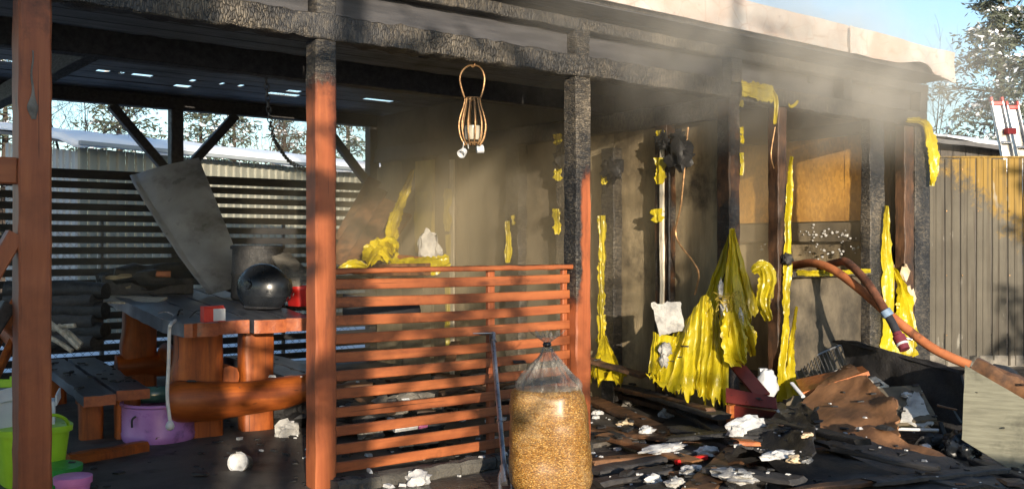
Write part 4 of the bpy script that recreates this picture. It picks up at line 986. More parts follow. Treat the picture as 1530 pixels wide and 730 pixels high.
curtain('torn_foil', 'rumpled foil fringe hanging below the white insulation', [D(975, 495, 7.15), D(990, 500, 7.1), D(1010, 502, 7.1)], [D(968, 560, 7.02), D(985, 575, 6.98), D(1010, 580, 6.98)], 24, 24, .03, 4, 4, .15, .4, .03)
free_strip('torn_foil', 'curled foil ribbon right of the pointed drape', [D(1122, 405, 7.3), D(1138, 398, 7.3), D(1146, 420, 7.28), D(1140, 450, 7.25), D(1148, 478, 7.25)], [.06,.14,.16,.12,.06], 85, .05, .2)
free_strip('torn_foil', 'loose olive foil tail under the curled ribbon', [D(1106, 478, 6.95), D(1116, 500, 6.95), D(1124, 530, 6.97)], [.10,.14,.05], 86, .05, .1)
free_strip('torn_foil', 'crumpled foil sleeve below the pointed drape', [D(1088, 470, 6.9), D(1092, 500, 6.85), D(1098, 530, 6.85), D(1104, 540, 6.88)], [.12,.20,.18,.06], 87, .07, .15)
curtain('torn_foil', 'bell-shaped yellow foil heap at the charred stud behind the post', [D(899, 500, 8.05), D(905, 500, 8.05)], [D(872, 566, 7.75), D(890, 570, 7.6), D(915, 574, 7.6), D(936, 566, 7.8)], 44, 40, .05, 6, 6, .05, .3, .03)
for k, (x, y, d, r, lab) in enumerate(((999, 478, 7.2, (.125,.07,.13), 'flat slab of white insulation hung over the foil curtain'), (1077, 432, 6.98, (.02,.02,.06), 'thin white wool strand left of the pointed drape'), (1082, 466, 6.9, (.025,.025,.09), 'white wool strand inside the pointed drape'), (1106, 478, 6.88, (.025,.02,.08), 'white wool strand right of the crumpled sleeve'), (994, 522, 7.0, (.05,.04,.05), 'small white wool clump under the insulation slab'), (992, 538, 6.98, (.03,.03,.05), 'drooping white wool tuft on the foil curtain'))):
    c = D(x, y, d)
    if k == 0:
        sheet('wool_slab', [D(974, 455, 7.18), D(1016, 452, 7.15), D(1022, 492, 7.12), D(984, 503, 7.12)], M['wool'], None,   .04, (14,14), .02, 6, .04, 5, (lab, 'insulation'))
    else: lump('wool_tuft', c, r, M['wool'], None, 3, .5, 5, k, (lab, 'insulation'))
def fibres():
    c = D(1090, 450, 6.9); vs = []; fs = []
    for k in range(70):
        p = c+RGT*random.gauss(0,.045)+UP*random.gauss(0,.03); P = [p]
        for j in range(4): P.append(P[-1]+RGT*random.gauss(0,.02)+UP*random.gauss(-.006,.018)-FWD*random.gauss(0,.015))
        v, f = tube_geo(P, .0025, 4); o = len(vs); vs += v; fs += [tuple(i+o for i in q) for q in f]
    mk('fibre_tangle', vs, fs, M['yellow_panel'], None, tag_=('tangle of loose yellow fibres on the pointed foil drape', 'fibre', None, 'stuff'))
fibres()

# ------------------------------------------------------------------ fire hose over the window sill
def hose():
    E = D(1449, 545, 6.95)
    T = thing('fire_hose', 'orange fire hose coming out over the burnt window sill', 'hose', E)
    tube('hose_run', spline([D(1150, 398, 8.7), D(1186, 396, 8.3), D(1215, 393, 8.0), D(1245, 403, 7.75), D(1285, 432, 7.5), D(1330, 471, 7.3), D(1385, 514, 7.12), D(1420, 533, 7.02), D(1449, 545, 6.95)], 10), .034, M['hose_orange'], T, 14)
hose()
def hose2():
    E = D(1350, 520, 7.05); T = thing('hose_branch', 'scorched brown hose with a maroon nozzle hanging beside the orange hose', 'hose', E)
    P = [D(1225, 400, 8.1), D(1252, 392, 7.85), D(1266, 392, 7.7), D(1290, 415, 7.45), D(1308, 440, 7.3), D(1325, 468, 7.2)]
    tube('hose_run', spline(P, 10), .032, M['hose_brown'], T, 14)
    tube('hose_end', spline([P[-1], D(1333, 482, 7.16), D(1340, 498, 7.1)], 6), [.034]*13, M['hose_black'], T, 14) if False else tube('hose_end', [P[-1], D(1333, 482, 7.16), D(1341, 499, 7.1)], .030, M['hose_black'], T, 14)
    tube('tape_band', [D(1322, 463, 7.195), D(1328, 472, 7.18)], .040, M['tape_blue'], T, 14)
    a, b = D(1340, 497, 7.1), D(1352, 522, 7.03)
    tube('nozzle', [a, a.lerp(b, .15), a.lerp(b, .2), a.lerp(b, .55), a.lerp(b, .6), b], [.034,.034,.045,.045,.038,.038], M['hose_maroon'], T, 14, sharp=30)
    tube('nozzle_ring', [a.lerp(b, .62), a.lerp(b, .74)], .043, M['white_plastic'], T, 14)
    tube('lever', [a.lerp(b, .3)+RGT*.04, a.lerp(b, .4)+RGT*.085], .010, M['steel'], T, 8)
hose2()

# ------------------------------------------------------------------ wreckage on the ground, right
def plank(px0, py0, z0, px1, py1, z1, w, t, mat, label, seed=0, name='burnt_plank', cat='plank', jit=.006, up=(0,0,1), group=None, ragged=.05):
    return bar(name, Z(px0, py0, z0), Z(px1, py1, z1), w, t, M[mat], None, jit=jit, seed=seed, up=up, ragged=ragged, tag_=(label, cat, group))
plank(886, 571, .12, 1062, 612, .22, .07, .03, 'scorched_board', 'thin brown batten before the foil curtain', 1)
plank(925, 575, .15, 1078, 622, .20, .14, .035, 'soot_wood', 'dark plank running under the foil curtain', 2)
plank(905, 585, .07, 1082, 632, .10, .10, .04, 'scorched_brown', 'reddish burnt batten second in the bundle by the foil', 3)
plank(880, 595, .06, 1010, 652, .05, .15, .035, 'scorched_board', 'broad scorched brown board pointing from the post to the rubble', 4)
plank(880, 640, .03, 1050, 660, .05, .17, .03, 'scorched_board', 'brown-edged charred board in the middle of the rubble', 5)
plank(882, 705, .03, 1060, 668, .06, .16, .035, 'soot_wood', 'sooty board crossing the foreground near the bag', 6)
plank(884, 690, .06, 1010, 676, .05, .09, .03, 'scorched_board', 'short pale-edged batten lying behind the sooty board', 7)
plank(1040, 735, .05, 1110, 668, .10, .17, .03, 'scorched_board', 'brown board standing out towards the camera in the rubble', 8)
plank(955, 700, .04, 1085, 715, .05, .05, .025, 'scorched_board', 'thin charred lath in the foreground', 9)
plank(1010, 690, .06, 1055, 682, .07, .035, .03, 'red_plastic', 'red plastic strip among the charred boards', 10, 'red_strip', 'strip', .002, ragged=.01)
plank(1095, 650, .16, 1205, 660, .15, .10, .04, 'soot_wood', 'charred beam end in front of the black heap', 11)
plank(1098, 660, .20, 1130, 662, .19, .07, .03, 'orange_board', 'short unburnt orange timber end on the black heap', 12)
plank(1010, 640, .10, 1160, 672, .12, .13, .04, 'charcoal', 'charred plank before the maroon boards', 13)
plank(930, 715, .02, 1020, 728, .02, .10, .03, 'soot_wood', 'sooty plank at the lower picture edge near the bag', 14)
plank(885, 665, .015, 960, 640, .02, .10, .02, 'stone', 'grey-brown flat board at the foot of the third post', 15)
for k, (x0, y0, z0, x1, y1, z1, w, m, lab) in enumerate((
 (1000, 655, .10, 1180, 640, .22, .12, 'charcoal', 'charred board crossing under the black felt heap'), (1060, 700, .10, 1190, 718, .12, .15, 'soot_wood', 'sooty board half under the big dark panel'),
 (900, 650, .05, 1040, 690, .07, .11, 'brown_ply', 'brown scorched board slanting between the foam strips'), (960, 735, .03, 1110, 700, .08, .13, 'charcoal', 'charred board pointing at the crumpled felt'),
 (1150, 628, .22, 1290, 660, .26, .10, 'charcoal', 'charred batten lying across the brown plywood'), (1240, 668, .18, 1400, 700, .14, .08, 'soot_wood', 'dark batten on the torn plywood edge'),
 (1300, 720, .10, 1500, 700, .10, .10, 'soot_wood', 'dark board across the long slanting panel'), (890, 722, .03, 1000, 700, .05, .12, 'soot_wood', 'sooty board end beside the pellet bag'),
 (1180, 735, .08, 1330, 715, .10, .07, 'scorched_board', 'brown batten lying on the big dark panel'), (1000, 600, .10, 1100, 660, .14, .09, 'charcoal', 'charred batten in front of the foil curtain foot'))):
    plank(x0, y0, z0, x1, y1, z1, w, .03, m, lab, 30+k)
# black felt and scorched sheets
sheet('roofing_felt', [Z(1080, 690, .12), Z(1150, 600, .16), Z(1225, 610, .30), Z(1215, 680, .22)], M['black_sheet'], None, .012, (16,16), .09, 4, .06, 2, ('black shiny roofing felt heap before the brown ply', 'felt'))
sheet('scorched_ply', [Z(1150, 640, .10), Z(1262, 545, .42), Z(1340, 600, .30), Z(1345, 672, .10)], M['brown_ply'], None, .014, (22,18), .05, 3.5, .05, 3, ('large scorched brown plywood sheet on top of the wreckage', 'plywood'))
sheet('scorched_ply', [Z(1205, 672, .10), Z(1300, 640, .20), Z(1420, 690, .10), Z(1360, 700, .05)], M['brown_ply'], None, .014, (18,12), .05, 4, .06, 4, ('lower torn plywood sheet with a ragged pale front edge', 'plywood'))
sheet('fallen_panel', [Z(1142, 690, .05), Z(1230, 660, .10), Z(1450, 740, .06), Z(1260, 790, .02)], M['black_felt'], None, .02, (16,10), .03, 3, .02, 5, ('big dark fallen panel at the lower picture edge', 'panel'))
sheet('fallen_panel', [Z(1215, 668, .12), Z(1330, 652, .16), Z(1530, 735, .05), Z(1420, 735, .06)], M['black_sheet'], None, .018, (18,8), .03, 3, .03, 6, ('long dark panel slanting to the lower right corner', 'panel'))
sheet('roofing_felt', [Z(1060, 735, .03), Z(1090, 690, .08), Z(1145, 700, .07), Z(1140, 760, .02)], M['black_felt'], None, .012, (12,12), .05, 6, .08, 7, ('crumpled black felt piece at the lower edge under the brown board', 'felt'))
def cabinet():
    p = [D(1088, 640, 6.75), D(1160, 608, 6.9)]
    T = thing('maroon_cabinet', 'broken maroon cabinet collapsed beside the foil curtain', 'cabinet', p[0])
    sheet('panel', [D(1086, 580, 6.75), D(1160, 595, 6.55), D(1162, 612, 6.5), D(1086, 602, 6.7)], M['maroon_board'], T, .02, (4,3))
    sheet('panel', [D(1086, 603, 6.74), D(1160, 613, 6.55), D(1160, 640, 6.6), D(1086, 640, 6.75)], M['maroon_board'], T, .018, (4,3))
    sheet('door', [D(1090, 548, 6.95), D(1105, 538, 6.98), D(1150, 590, 6.72), D(1128, 594, 6.70)], M['maroon_board'], T, .02, (4,4))
    bar('orange_end', D(1092, 640, 6.72), D(1092, 604, 6.70), .06, .04, M['orange_board'], T, up=(0,1,0))
cabinet()
sheet('orange_board', [D(1190, 572, 7.45), D(1290, 552, 7.25), D(1300, 560, 7.0), D(1200, 592, 7.1)], M['orange_board'], None, .03, (8,4), .004, 3, 0, 1, ('unburnt orange panel leaning behind the brown plywood', 'board'))
sheet('pale_board', [D(1270, 575, 7.0), D(1308, 565, 7.05), D(1328, 580, 6.9), D(1290, 592, 6.8)], M['white_lath'], None, .02, (6,6), .008, 5, .03, 2, ('small pale board on the wreckage right of the orange panel', 'board'))
bar('white_batten', D(1183, 572, 7.1), D(1200, 592, 6.95), .03, .02, M['white_plastic'], None, tag_=('short white batten at the foot of the hanging foil', 'batten'))
bar('white_batten', D(1155, 607, 6.7), D(1170, 622, 6.6), .025, .02, M['white_plastic'], None, tag_=('short white batten beside the maroon cabinet', 'batten'))
lump('blue_white_bag', D(1146, 575, 6.95), (.08,.07,.11), M['white_plastic'], None, 3, .35, 4, 2, ('pale bluish plastic bag between the maroon boards and the stud', 'bag'))
box_ = bar('white_box', D(1134, 557, 7.2), D(1146, 557, 7.2), .06, .07, M['white_plastic'], None, tag_=('small white box behind the pale plastic bag', 'box'))
# dark wrecked fridge with a pale inner panel
def fridge():
    a, b = Z(1290, 640, .10), Z(1442, 652, .02); a = D(1275, 640, 7.5); a.z = .12; b.z = .0
    T = thing('burnt_cabinet', 'burnt black cabinet lying open beside the grey siding board', 'cabinet', (b.x, b.y, 0))
    a1 = a+UP*.47; b1 = b+UP*.47
    sheet('back_panel', [a+FWD*.25, b+FWD*.02, b1+FWD*.02, a1+FWD*.25], M['black_felt'], T, .02, (24,12), .04, 4, .035, 2)
    sheet('top_panel', [a1+FWD*.25-UP*.01, b1+FWD*.03-UP*.012, b1+FWD*.25-UP*.03, a1+FWD*.45-UP*.03], M['black_felt'], T, .02, (12,4), .01, 4, .02, 3)
    sheet('shelf', [D(1306, 583, 6.85), D(1372, 578, 6.9), D(1400, 630, 6.45), D(1335, 638, 6.4)], M['dark_plaster'], T, .02, (10,10), .012, 5, .02, 4)
    sheet('torn_lining', [D(1358, 590, 6.75), D(1372, 585, 6.72), D(1398, 638, 6.4), D(1345, 632, 6.4)], M['wool'], T, .01, (10,10), .035, 8, .10, 5)
    bar('white_edge', D(1332, 640, 6.38), D(1402, 642, 6.36), .02, .018, M['white_plastic'], T)
    for k, (x0, y0, x1, y1) in enumerate(((1400, 605, 1430, 612), (1422, 610, 1436, 632), (1395, 650, 1425, 665), (1405, 630, 1412, 650))): bar('broken_strip', D(x0, y0, 6.5), D(x1, y1, 6.45), .03, .012, M['scorched_board'] if k % 2 == 0 else M['black_felt'], T, jit=.006, seed=k)
    for k in range(5): lump('charred_chunk', D(1385+k*14, 655+3*(k % 3), 6.35), (.07,.06,.045), M['charcoal'], T, 2, .7, 4, k)
fridge()
sheet('siding_board', [D(1437, 656, 5.95), D(1625, 772, 5.55), D(1625, 650, 5.65), D(1442, 545, 6.05)], M['grey_siding'], None, .03, (22,10), .006, 3, .004, 3, ('grey-green siding board propped at a slant at the right picture edge', 'siding board'))
# rough burnt timber lying along its top
bar('charred_branch', D(1455, 546, 6.15), D(1610, 625, 5.8), .10, .13, M['scorched_board'], None, jit=.035, seed=7, tag_=('rough burnt brown timber lying along the top of the siding board', 'timber'))
bar('charred_branch', D(1478, 556, 6.4), D(1600, 630, 6.05), .13, .12, M['charcoal'], None, jit=.04, seed=8, tag_=('charred timber behind the rough brown one at the right edge', 'timber'))
plank(1455, 690, .03, 1540, 718, .03, .06, .04, 'soot_wood', 'thin dark batten at the foot of the siding board', 21)
lump('black_bag', Z(1437, 668, .07), (.12,.11,.10), M['black_plastic'], None, 4, .35, 4, 4, ('crumpled black plastic bag before the siding board', 'bag'))
bar('blue_bottle', Z(1383, 681, .06), Z(1404, 684, .05), .05, .04, M['blue_plastic'], None, bev=.015, tag_=('small bright blue plastic piece on the dark panel', 'plastic piece'))
lump('silver_tin', Z(1382, 672, .07), (.045,.045,.04), M['steel'], None, 3, .3, 4, 1, ('small crushed silver tin beside the blue piece', 'tin'))
def grill():
    T = thing('wire_rack', 'bent wire oven rack behind the orange panel', 'rack', D(1235, 560, 8.0))
    c = [D(1188, 545, 8.0), D(1268, 512, 8.2), D(1278, 540, 7.9), D(1200, 568, 7.8)]
    tube('frame', spline(c+[c[0]], 4), .010, M['wire_grey'], T, 6)
    for k in range(1, 14):
        t = k/14; tube('rod', [c[0].lerp(c[1], t), c[3].lerp(c[2], t)], .005, M['wire_grey'], T, 5)
grill()
# pale foam and plaster lumps in the rubble
FO = [((1115, 640, .12), (.16,.05,.05), 'foam', 'curved grey-white foam rim on the black heap', 1), ((1100, 648, .10), (.06,.05,.04), 'foam', 'pale foam knob left of the curved rim', 2),
 ((956, 606, .12), (.20,.09,.05), 'stone', 'large grey plaster slab beside the scorched boards', 3), ((996, 622, .10), (.06,.05,.04), 'foam', 'pale chunk at the end of the plaster slab', 4),
 ((936, 634, .04), (.07,.045,.025), 'foam_warm', 'cream foam slab on the broad brown board', 5), ((966, 646, .05), (.05,.04,.03), 'foam', 'white foam lump below the broad brown board', 6),
 ((992, 672, .06), (.17,.06,.025), 'foam', 'long frayed white foam strip in mid rubble', 7), ((1055, 678, .07), (.08,.05,.035), 'foam', 'white foam block before the charred beam end', 8),
 ((1032, 706, .05), (.075,.05,.03), 'foam', 'white foam lump beside the red strip', 9), ((976, 720, .04), (.05,.04,.03), 'foam', 'white foam lump at the lower edge of the rubble', 10),
 ((1008, 724, .03), (.055,.04,.025), 'wool', 'grey wool piece next to the lowest foam lump', 11), ((1100, 714, .08), (.09,.14,.03), 'wool', 'frayed pale wool mat on the crumpled felt', 12),
 ((893, 618, .03), (.05,.03,.02), 'foam', 'small white foam flake near the third post', 13), ((1162, 682, .12), (.12,.04,.025), 'foam', 'pale foam strip on the big dark panel', 14),
 ((1186, 688, .11), (.05,.035,.02), 'foam_warm', 'cream scrap at the end of the pale foam strip', 15), ((1205, 690, .11), (.05,.03,.02), 'foam', 'bluish foam scrap at the right end of the pale strip', 16), ((1207, 652, .20), (.05,.02,.015), 'foam_warm', 'torn cream scrap on the black heap edge', 17),
 ((624, 722, .05), (.07,.06,.05), 'foam', 'white crumpled lump at the foot of the railing', 18), ((1355, 592, .36), (.04,.03,.02), 'foam', 'pale flake on the burnt cabinet shelf', 19), ((430, 650, .06), (.09,.07,.07), 'wool', 'grey crumpled paper lump beside the second post', 20)]
bpy.context.view_layer.update()
def onto(px, py):
    hit, p, *_ = SC.ray_cast(bpy.context.evaluated_depsgraph_get(), EYE, ray(px, py).normalized())
    return p if hit else Z(px, py, 0)
FP = [onto(x, y) for (x, y, z), *_ in FO]
for ((x, y, z), r, m, lab, k), P_ in zip(FO, FP): lump('foam_lump', P_+UP*r[2]*.45, r, M[m], None, 3, .55, 4.5, k, (lab, 'foam lump' if m.startswith('foam') else 'lump'), flat=r[2]*.7)
# kerb stones below the railing
for k in range(7):
    u = 2.62+.26*k; o = bar('kerb_stone', (u-.127, VF-.03+.015*nz((k,0,0),3), .035), (u+.127, VF-.03+.015*nz((k,4,0),3), .035),   .13, .085, M['kerb_grey'], None, jit=.016, bev=.02, seed=k)
    tag(o, ('rough kerb stone at the foot of the second post','second kerb stone from the second post','third kerb stone from the second post','fourth kerb stone under the railing, mid span','fifth kerb stone, behind the steel scraper foot','sixth kerb stone, behind the pellet bag','rough kerb stone nearest the third post')[k], 'stone', 'kerb stones under the railing')
# rubble seen through the railing: one mass
def rubble():
    rnd = random.Random(11)
    for mt, lab in (('charcoal', 'black burnt rubble heaped behind the slatted railing'), ('stone', 'grey mineral rubble mixed into the heap behind the railing'), ('scorched_board', 'brown timber scraps in the heap behind the railing')):
        vs = []; fs = []
        for k in range(16 if mt != 'scorched_board' else 18):
            u = rnd.uniform(3.1, 5.3); v = rnd.uniform(VF+.6, VF+2.4)
            if mt == 'scorched_board':
                a = rnd.uniform(0, PI); L = rnd.uniform(.2,.5); z = rnd.uniform(.05,.38)
                V, F = bar_geo((u-L*math.cos(a), v-L*math.sin(a)*.6, z), (u+L*math.cos(a), v+L*math.sin(a)*.6, z+rnd.uniform(-.1,.15)), rnd.uniform(.05,.14), .03, jit=.006, seed=k)
            else:
                s = rnd.uniform(.06,.17); bm = bmesh.new(); bmesh.ops.create_icosphere(bm, subdivisions=3, radius=1); z = s*.4+.03+.10*rnd.random()
                V = [Vector((u, v, z))+Vector((p.co.x*s*1.3, p.co.y*s, p.co.z*s*.6))*(1+.5*nz(p.co, 1.5, k)+.3*nz(p.co, 4, k)) for p in bm.verts]; F = [tuple(q.index for q in f.verts) for f in bm.faces]; bm.free()
            b = len(vs); vs += V; fs += [tuple(i+b for i in f) for f in F]
        tag(mk('rubble', vs, fs, M[mt], smooth=True, sharp=35), lab, 'rubble', None, 'stuff')
rubble()
bar('white_tube', D(588, 637, 5.75), D(622, 632, 5.8), .075, .06, M['white_plastic'], None, bev=.02, tag_=('white tube lying behind the lower railing slats', 'tube'))
bar('pink_tube', D(623, 632, 5.8), D(636, 629, 5.82), .08, .06, M['pink_plastic'], None, bev=.02, tag_=('pink tube end next to the white tube behind the railing', 'tube'))
sheet('dark_sheet', [D(512, 440, 7.2), D(625, 448, 7.0), D(632, 478, 6.9), D(512, 480, 7.1)], M['black_sheet'], None, .02, (10,6), .03, 4, .03, 9, ('dark curved sheet standing behind the upper railing slats', 'sheet'))

def scatter(name, n, zone, mats, smin, smax, label, cat, z=.03, seed=1, flat=.35):
    rnd = random.Random(seed); vs = []; fs = []; dg = bpy.context.evaluated_depsgraph_get()
    for k in range(n):
        x, y = zone(rnd); hit, hp, *_ = SC.ray_cast(dg, (x, y, .62), (0, 0, -1)); z = hp.z if hit else 0.; s = rnd.uniform(smin, smax)*(1 if rnd.random() < .85 else 1.9); a = rnd.uniform(0, PI*2); ex = rnd.uniform(.35, 1.0); zz = z+rnd.uniform(0, s*.3)
        tl = rnd.uniform(-.4, .4)
        b = len(vs)
        for sx, sy, sz in ((-1,-1,0),(1,-.8,0),(1,1,0),(-.9,1,0),(-.8,-.7,1),(.8,-.9,1),(.9,.7,1),(-1,.8,1)):
            X = sx*s*(1+.3*rnd.uniform(-1,1)); Y = sy*s*ex*(1+.3*rnd.uniform(-1,1)); 
            vs.append((x+X*math.cos(a)-Y*math.sin(a), y+X*math.sin(a)+Y*math.cos(a), zz+sz*s*flat+X*tl*.3))
        for f in ((3,2,1,0),(4,5,6,7),(0,1,5,4),(1,2,6,5),(2,3,7,6),(3,0,4,7)): fs.append(tuple(i+b for i in f))
    return tag(mk(name, vs, fs, M[mats]), label, cat, None, 'stuff')
front = lambda r: (lambda p: (p.x, p.y))(Z(r.uniform(880, 1560), r.uniform(600, 800), 0))
inside = lambda r: (r.uniform(1.2, 8.3), r.uniform(VF-.1, 8.6))
bpy.context.view_layer.update()
scatter('charred_debris', 300, front, 'charcoal', .006, .028, 'charred chips and splinters strewn over the yard', 'debris', .02, 1)
scatter('charred_debris', 600, inside, 'charcoal', .006, .03, 'charred chips strewn over the pavilion floor', 'debris', .02, 2)
scatter('wood_debris', 50, front, 'scorched_board', .006, .035, 'scorched wood splinters among the wreckage', 'debris', .025, 3, .2)
scatter('foam_crumbs', 130, front, 'foam', .003, .011, 'white foam crumbs scattered over the wreckage', 'debris', .03, 4, .7)
scatter('foam_crumbs', 110, lambda r: (r.uniform(2.6, 5.2), r.uniform(VF-.3, VF+1.8)), 'foam', .008, .025, 'pale crumbs scattered around the railing foot', 'debris', .03, 5, .7)

# ------------------------------------------------------------------ beyond the building
# ribbed metal fence to the right, facing the eye
def fence():
    o = D(1364, 370, 10.8); o.z = 0
    T = thing('metal_fence', 'weathered grey ribbed metal fence with ochre stains right of the building', 'fence', o, -math.atan2(FWD.x, FWD.y), world_coords=False)
    pw = .1715; n = 13; H = 2.275
    prof = [(0,0),(.008,-.014),(.028,-.014),(.036,0),(pw*.5-.012,0),(pw*.5-.006,-.007),(pw*.5+.006,-.007),(pw*.5+.012,0),(pw-.006,0)]
    for k in range(n):
        vs = []; h = H + .012*math.sin(k*2.1)
        for z in (.02, .6, 1.2, 1.8, h):
            for x, y in prof: vs.append((x+k*pw, y+.006*math.sin(k*1.7+z*2), z))
        m = len(prof); fs = [(i*m+j, i*m+j+1, (i+1)*m+j+1, (i+1)*m+j) for i in range(4) for j in range(m-1)]
        mk('panel', vs, fs, M['fence_metal'], T)
    bar('top_cap', (-.02, .01, H+.012), (n*pw, .01, H+.012), .05, .022, M['fence_metal'], T); bar('plinth', (-.02, .02, .06), (n*pw, .02, .06), .06, .14, M['stone'], T)
    rnd = random.Random(5)
    for k in range(26):
        x = pw*rnd.randint(0, n-1)+.018; z = rnd.choice((.35, 1.0, 1.7, 2.15)); lathe('screw', [(.009,0),(.007,.006),(0,.007)], M['rust_wire'], T, 6, (x, -.014, z), (0,-1,0))
fence()
# neighbour's dark shed behind the fence, with thin snow
def nshed():
    c = D(1470, 370, 15); c.z = 0
    T = thing('neighbour_shed', 'dark grey weathered shed roof behind the ribbed fence', 'shed', c, -math.atan2(FWD.x, FWD.y)+.1, world_coords=False)
    for k in range(24): bar('wall_board', (-1.6+.2*k, 0, 0), (-1.6+.2*k, 0, 2.98-.02*k), .194, .03, M['neighbour_wood'], T, up=(0,1,0))
    sheet('roof', [(-1.8, -.35, 3.02), (3.4, -.35, 2.42), (3.4, 3.2, 3.0), (-1.8, 3.2, 3.55)], M['neighbour_roof'], T, .06, (20,6), .02, 2)
    sheet('roof_snow', [(-.4, .4, 3.06), (3.3, .3, 2.60), (3.3, 3.1, 3.05), (-1.6, 3.1, 3.6)], M['snow'], T, .03, (20,8), .05, 2, .06)
    bar('window', (-.5, -.03, 2.38), (.3, -.03, 2.38), .03, .45, M['black_felt'], T); bar('prop', (.35, -.06, 2.0), (.52, -.06, 2.75), .10, .05, M['white_lath'], T, up=(0,1,0))
nshed()
def ladder():
    T = thing('ladder', 'aluminium extension ladder with red caps leaning behind the fence', 'ladder', D(1545, 560, 11.6))
    for k, (xt, yt, xb, yb) in enumerate(((1489, 152, 1540, 400), (1512, 158, 1566, 410))):
        a, b = D(xt, yt, 11.4+.1*k), D(xb, yb, 11.3+.1*k); w = RGT*.062
        for s in (-1, 1):
            bar('rail', b+w*s, a+w*s, .022, .055, M['alu'], T, up=tuple(FWD)); bar('cap', a+w*s-(a-b).normalized()*.0, a+w*s+(a-b).normalized()*.05, .03, .06, M['red_plastic'], T, up=tuple(FWD))
        sheet('web', [b-w*.8+FWD*.015, b+w*.8+FWD*.015, a+w*.8+FWD*.015, a-w*.8+FWD*.015], M['alu'], T, .006, (2,8))
        bar('cap', a-w*1.2-(a-b).normalized()*.02, a+w*1.2-(a-b).normalized()*.02, .05, .045, M['red_plastic'], T)
        for t in (.25, .5, .75): tube('rung', [a.lerp(b, t)-w-FWD*.02, a.lerp(b, t)+w-FWD*.02], .016, M['alu'], T, 8)
    p, q = D(1503, 196, 11.35), D(1516, 196, 11.4); bar('bracket', p, q, .05, .07, M['red_plastic'], T)
ladder()

# neighbour's barn behind the rear screen
def barn():
    c = D(116, 370, 14.5); c.z = 0; a = math.radians(33.5); dr = FWD*math.cos(a)+RGT*math.sin(a)
    T = thing('barn', 'cream ribbed-metal barn with snow on its roof behind the slatted screen', 'barn', c, math.atan2(dr.y, dr.x), world_coords=False)
    H = 2.82; rw = .16
    for k in range(58):
        vs = []; prof = [(0,0),(.02,-.03),(.06,-.03),(.08,0),(rw-.002,0)]; m = 5
        for z in (0, H-.05): vs += [(x+k*rw, y, z) for x, y in prof]
        mk('rib_panel', vs, [(j, j+1, j+1+m, j+m) for j in range(m-1)], M['tin_rib'], T)
    for k in range(12):
        vs = []; prof = [(0,0),(.02,-.03),(.06,-.03),(.08,0),(rw-.002,0)]
        for z in (0, H-.1+.02*k): vs += [(y, x+k*rw, z) for x, y in prof]
        mk('rib_panel', vs, [(j+5, j+6, j+1, j) for j in range(4)], M['tin_shade'], T)
    sheet('roof', [(-.25, -.3, H+.01), (9.6, -.3, H+.01), (9.6, 4, H+.6), (-.25, 4, H+.6)], M['neighbour_roof'], T, .05, (4,2))
    def sn(s, t): x = -.28+9.9*s; y = -.33+4.3*t; return (x, y, H+.12+.137*(y+.3)+.05*nz((x*1.2, y*1.2, 0), 1) - (.07 if t < .01 else 0)-.03*(t < .06)*abs(nz((x*3,0,0),1)))
    vs, fs = grid_geo(sn, 70, 12, .1, (0,0,1)); mk('roof_snow', vs, fs, M['snow'], T, smooth=True)
    bar('gutter', (-.2, -.36, H-.02), (9.5, -.36, H-.02), .08, .06, M['tin_shade'], T)
barn()
# chain-link fence just behind the slats
def chainlink():
    y = VB+.75; x0, x1, h = -1.5, 6.0, 1.5
    T = thing('chain_link_fence', 'grey chain-link fence behind the slatted screen', 'fence', ((x0+x1)/2, y, 0))
    vs = []; fs = []; p = .085; n = int((x1-x0+h)/p)
    for k in range(n):
        for s in (-1, 1):
            a = x0+k*p-(h if s == 1 else 0); A_ = Vector((a if s == 1 else a, y+.004*s, .03)); B_ = Vector((a+s*h, y+.004*s, h))
            lo, hi = 0., 1.
            pts = [A_.lerp(B_, t/6) for t in range(7)]; pts = [q for q in pts if x0 <= q.x <= x1]
            if len(pts) < 2: continue
            v, f = tube_geo([pts[0], pts[-1]], .0022, 3, False); b = len(vs); vs += v; fs += [tuple(i+b for i in q) for q in f]
    mk('wire_mesh', vs, fs, M['wire_grey'], T)
    for x in (-1.0, 1.0, 3.0, 5.0): tube('post', [(x, y+.03, 0), (x, y+.03, 1.6)], .024, M['wire_grey'], T, 8)
chainlink()

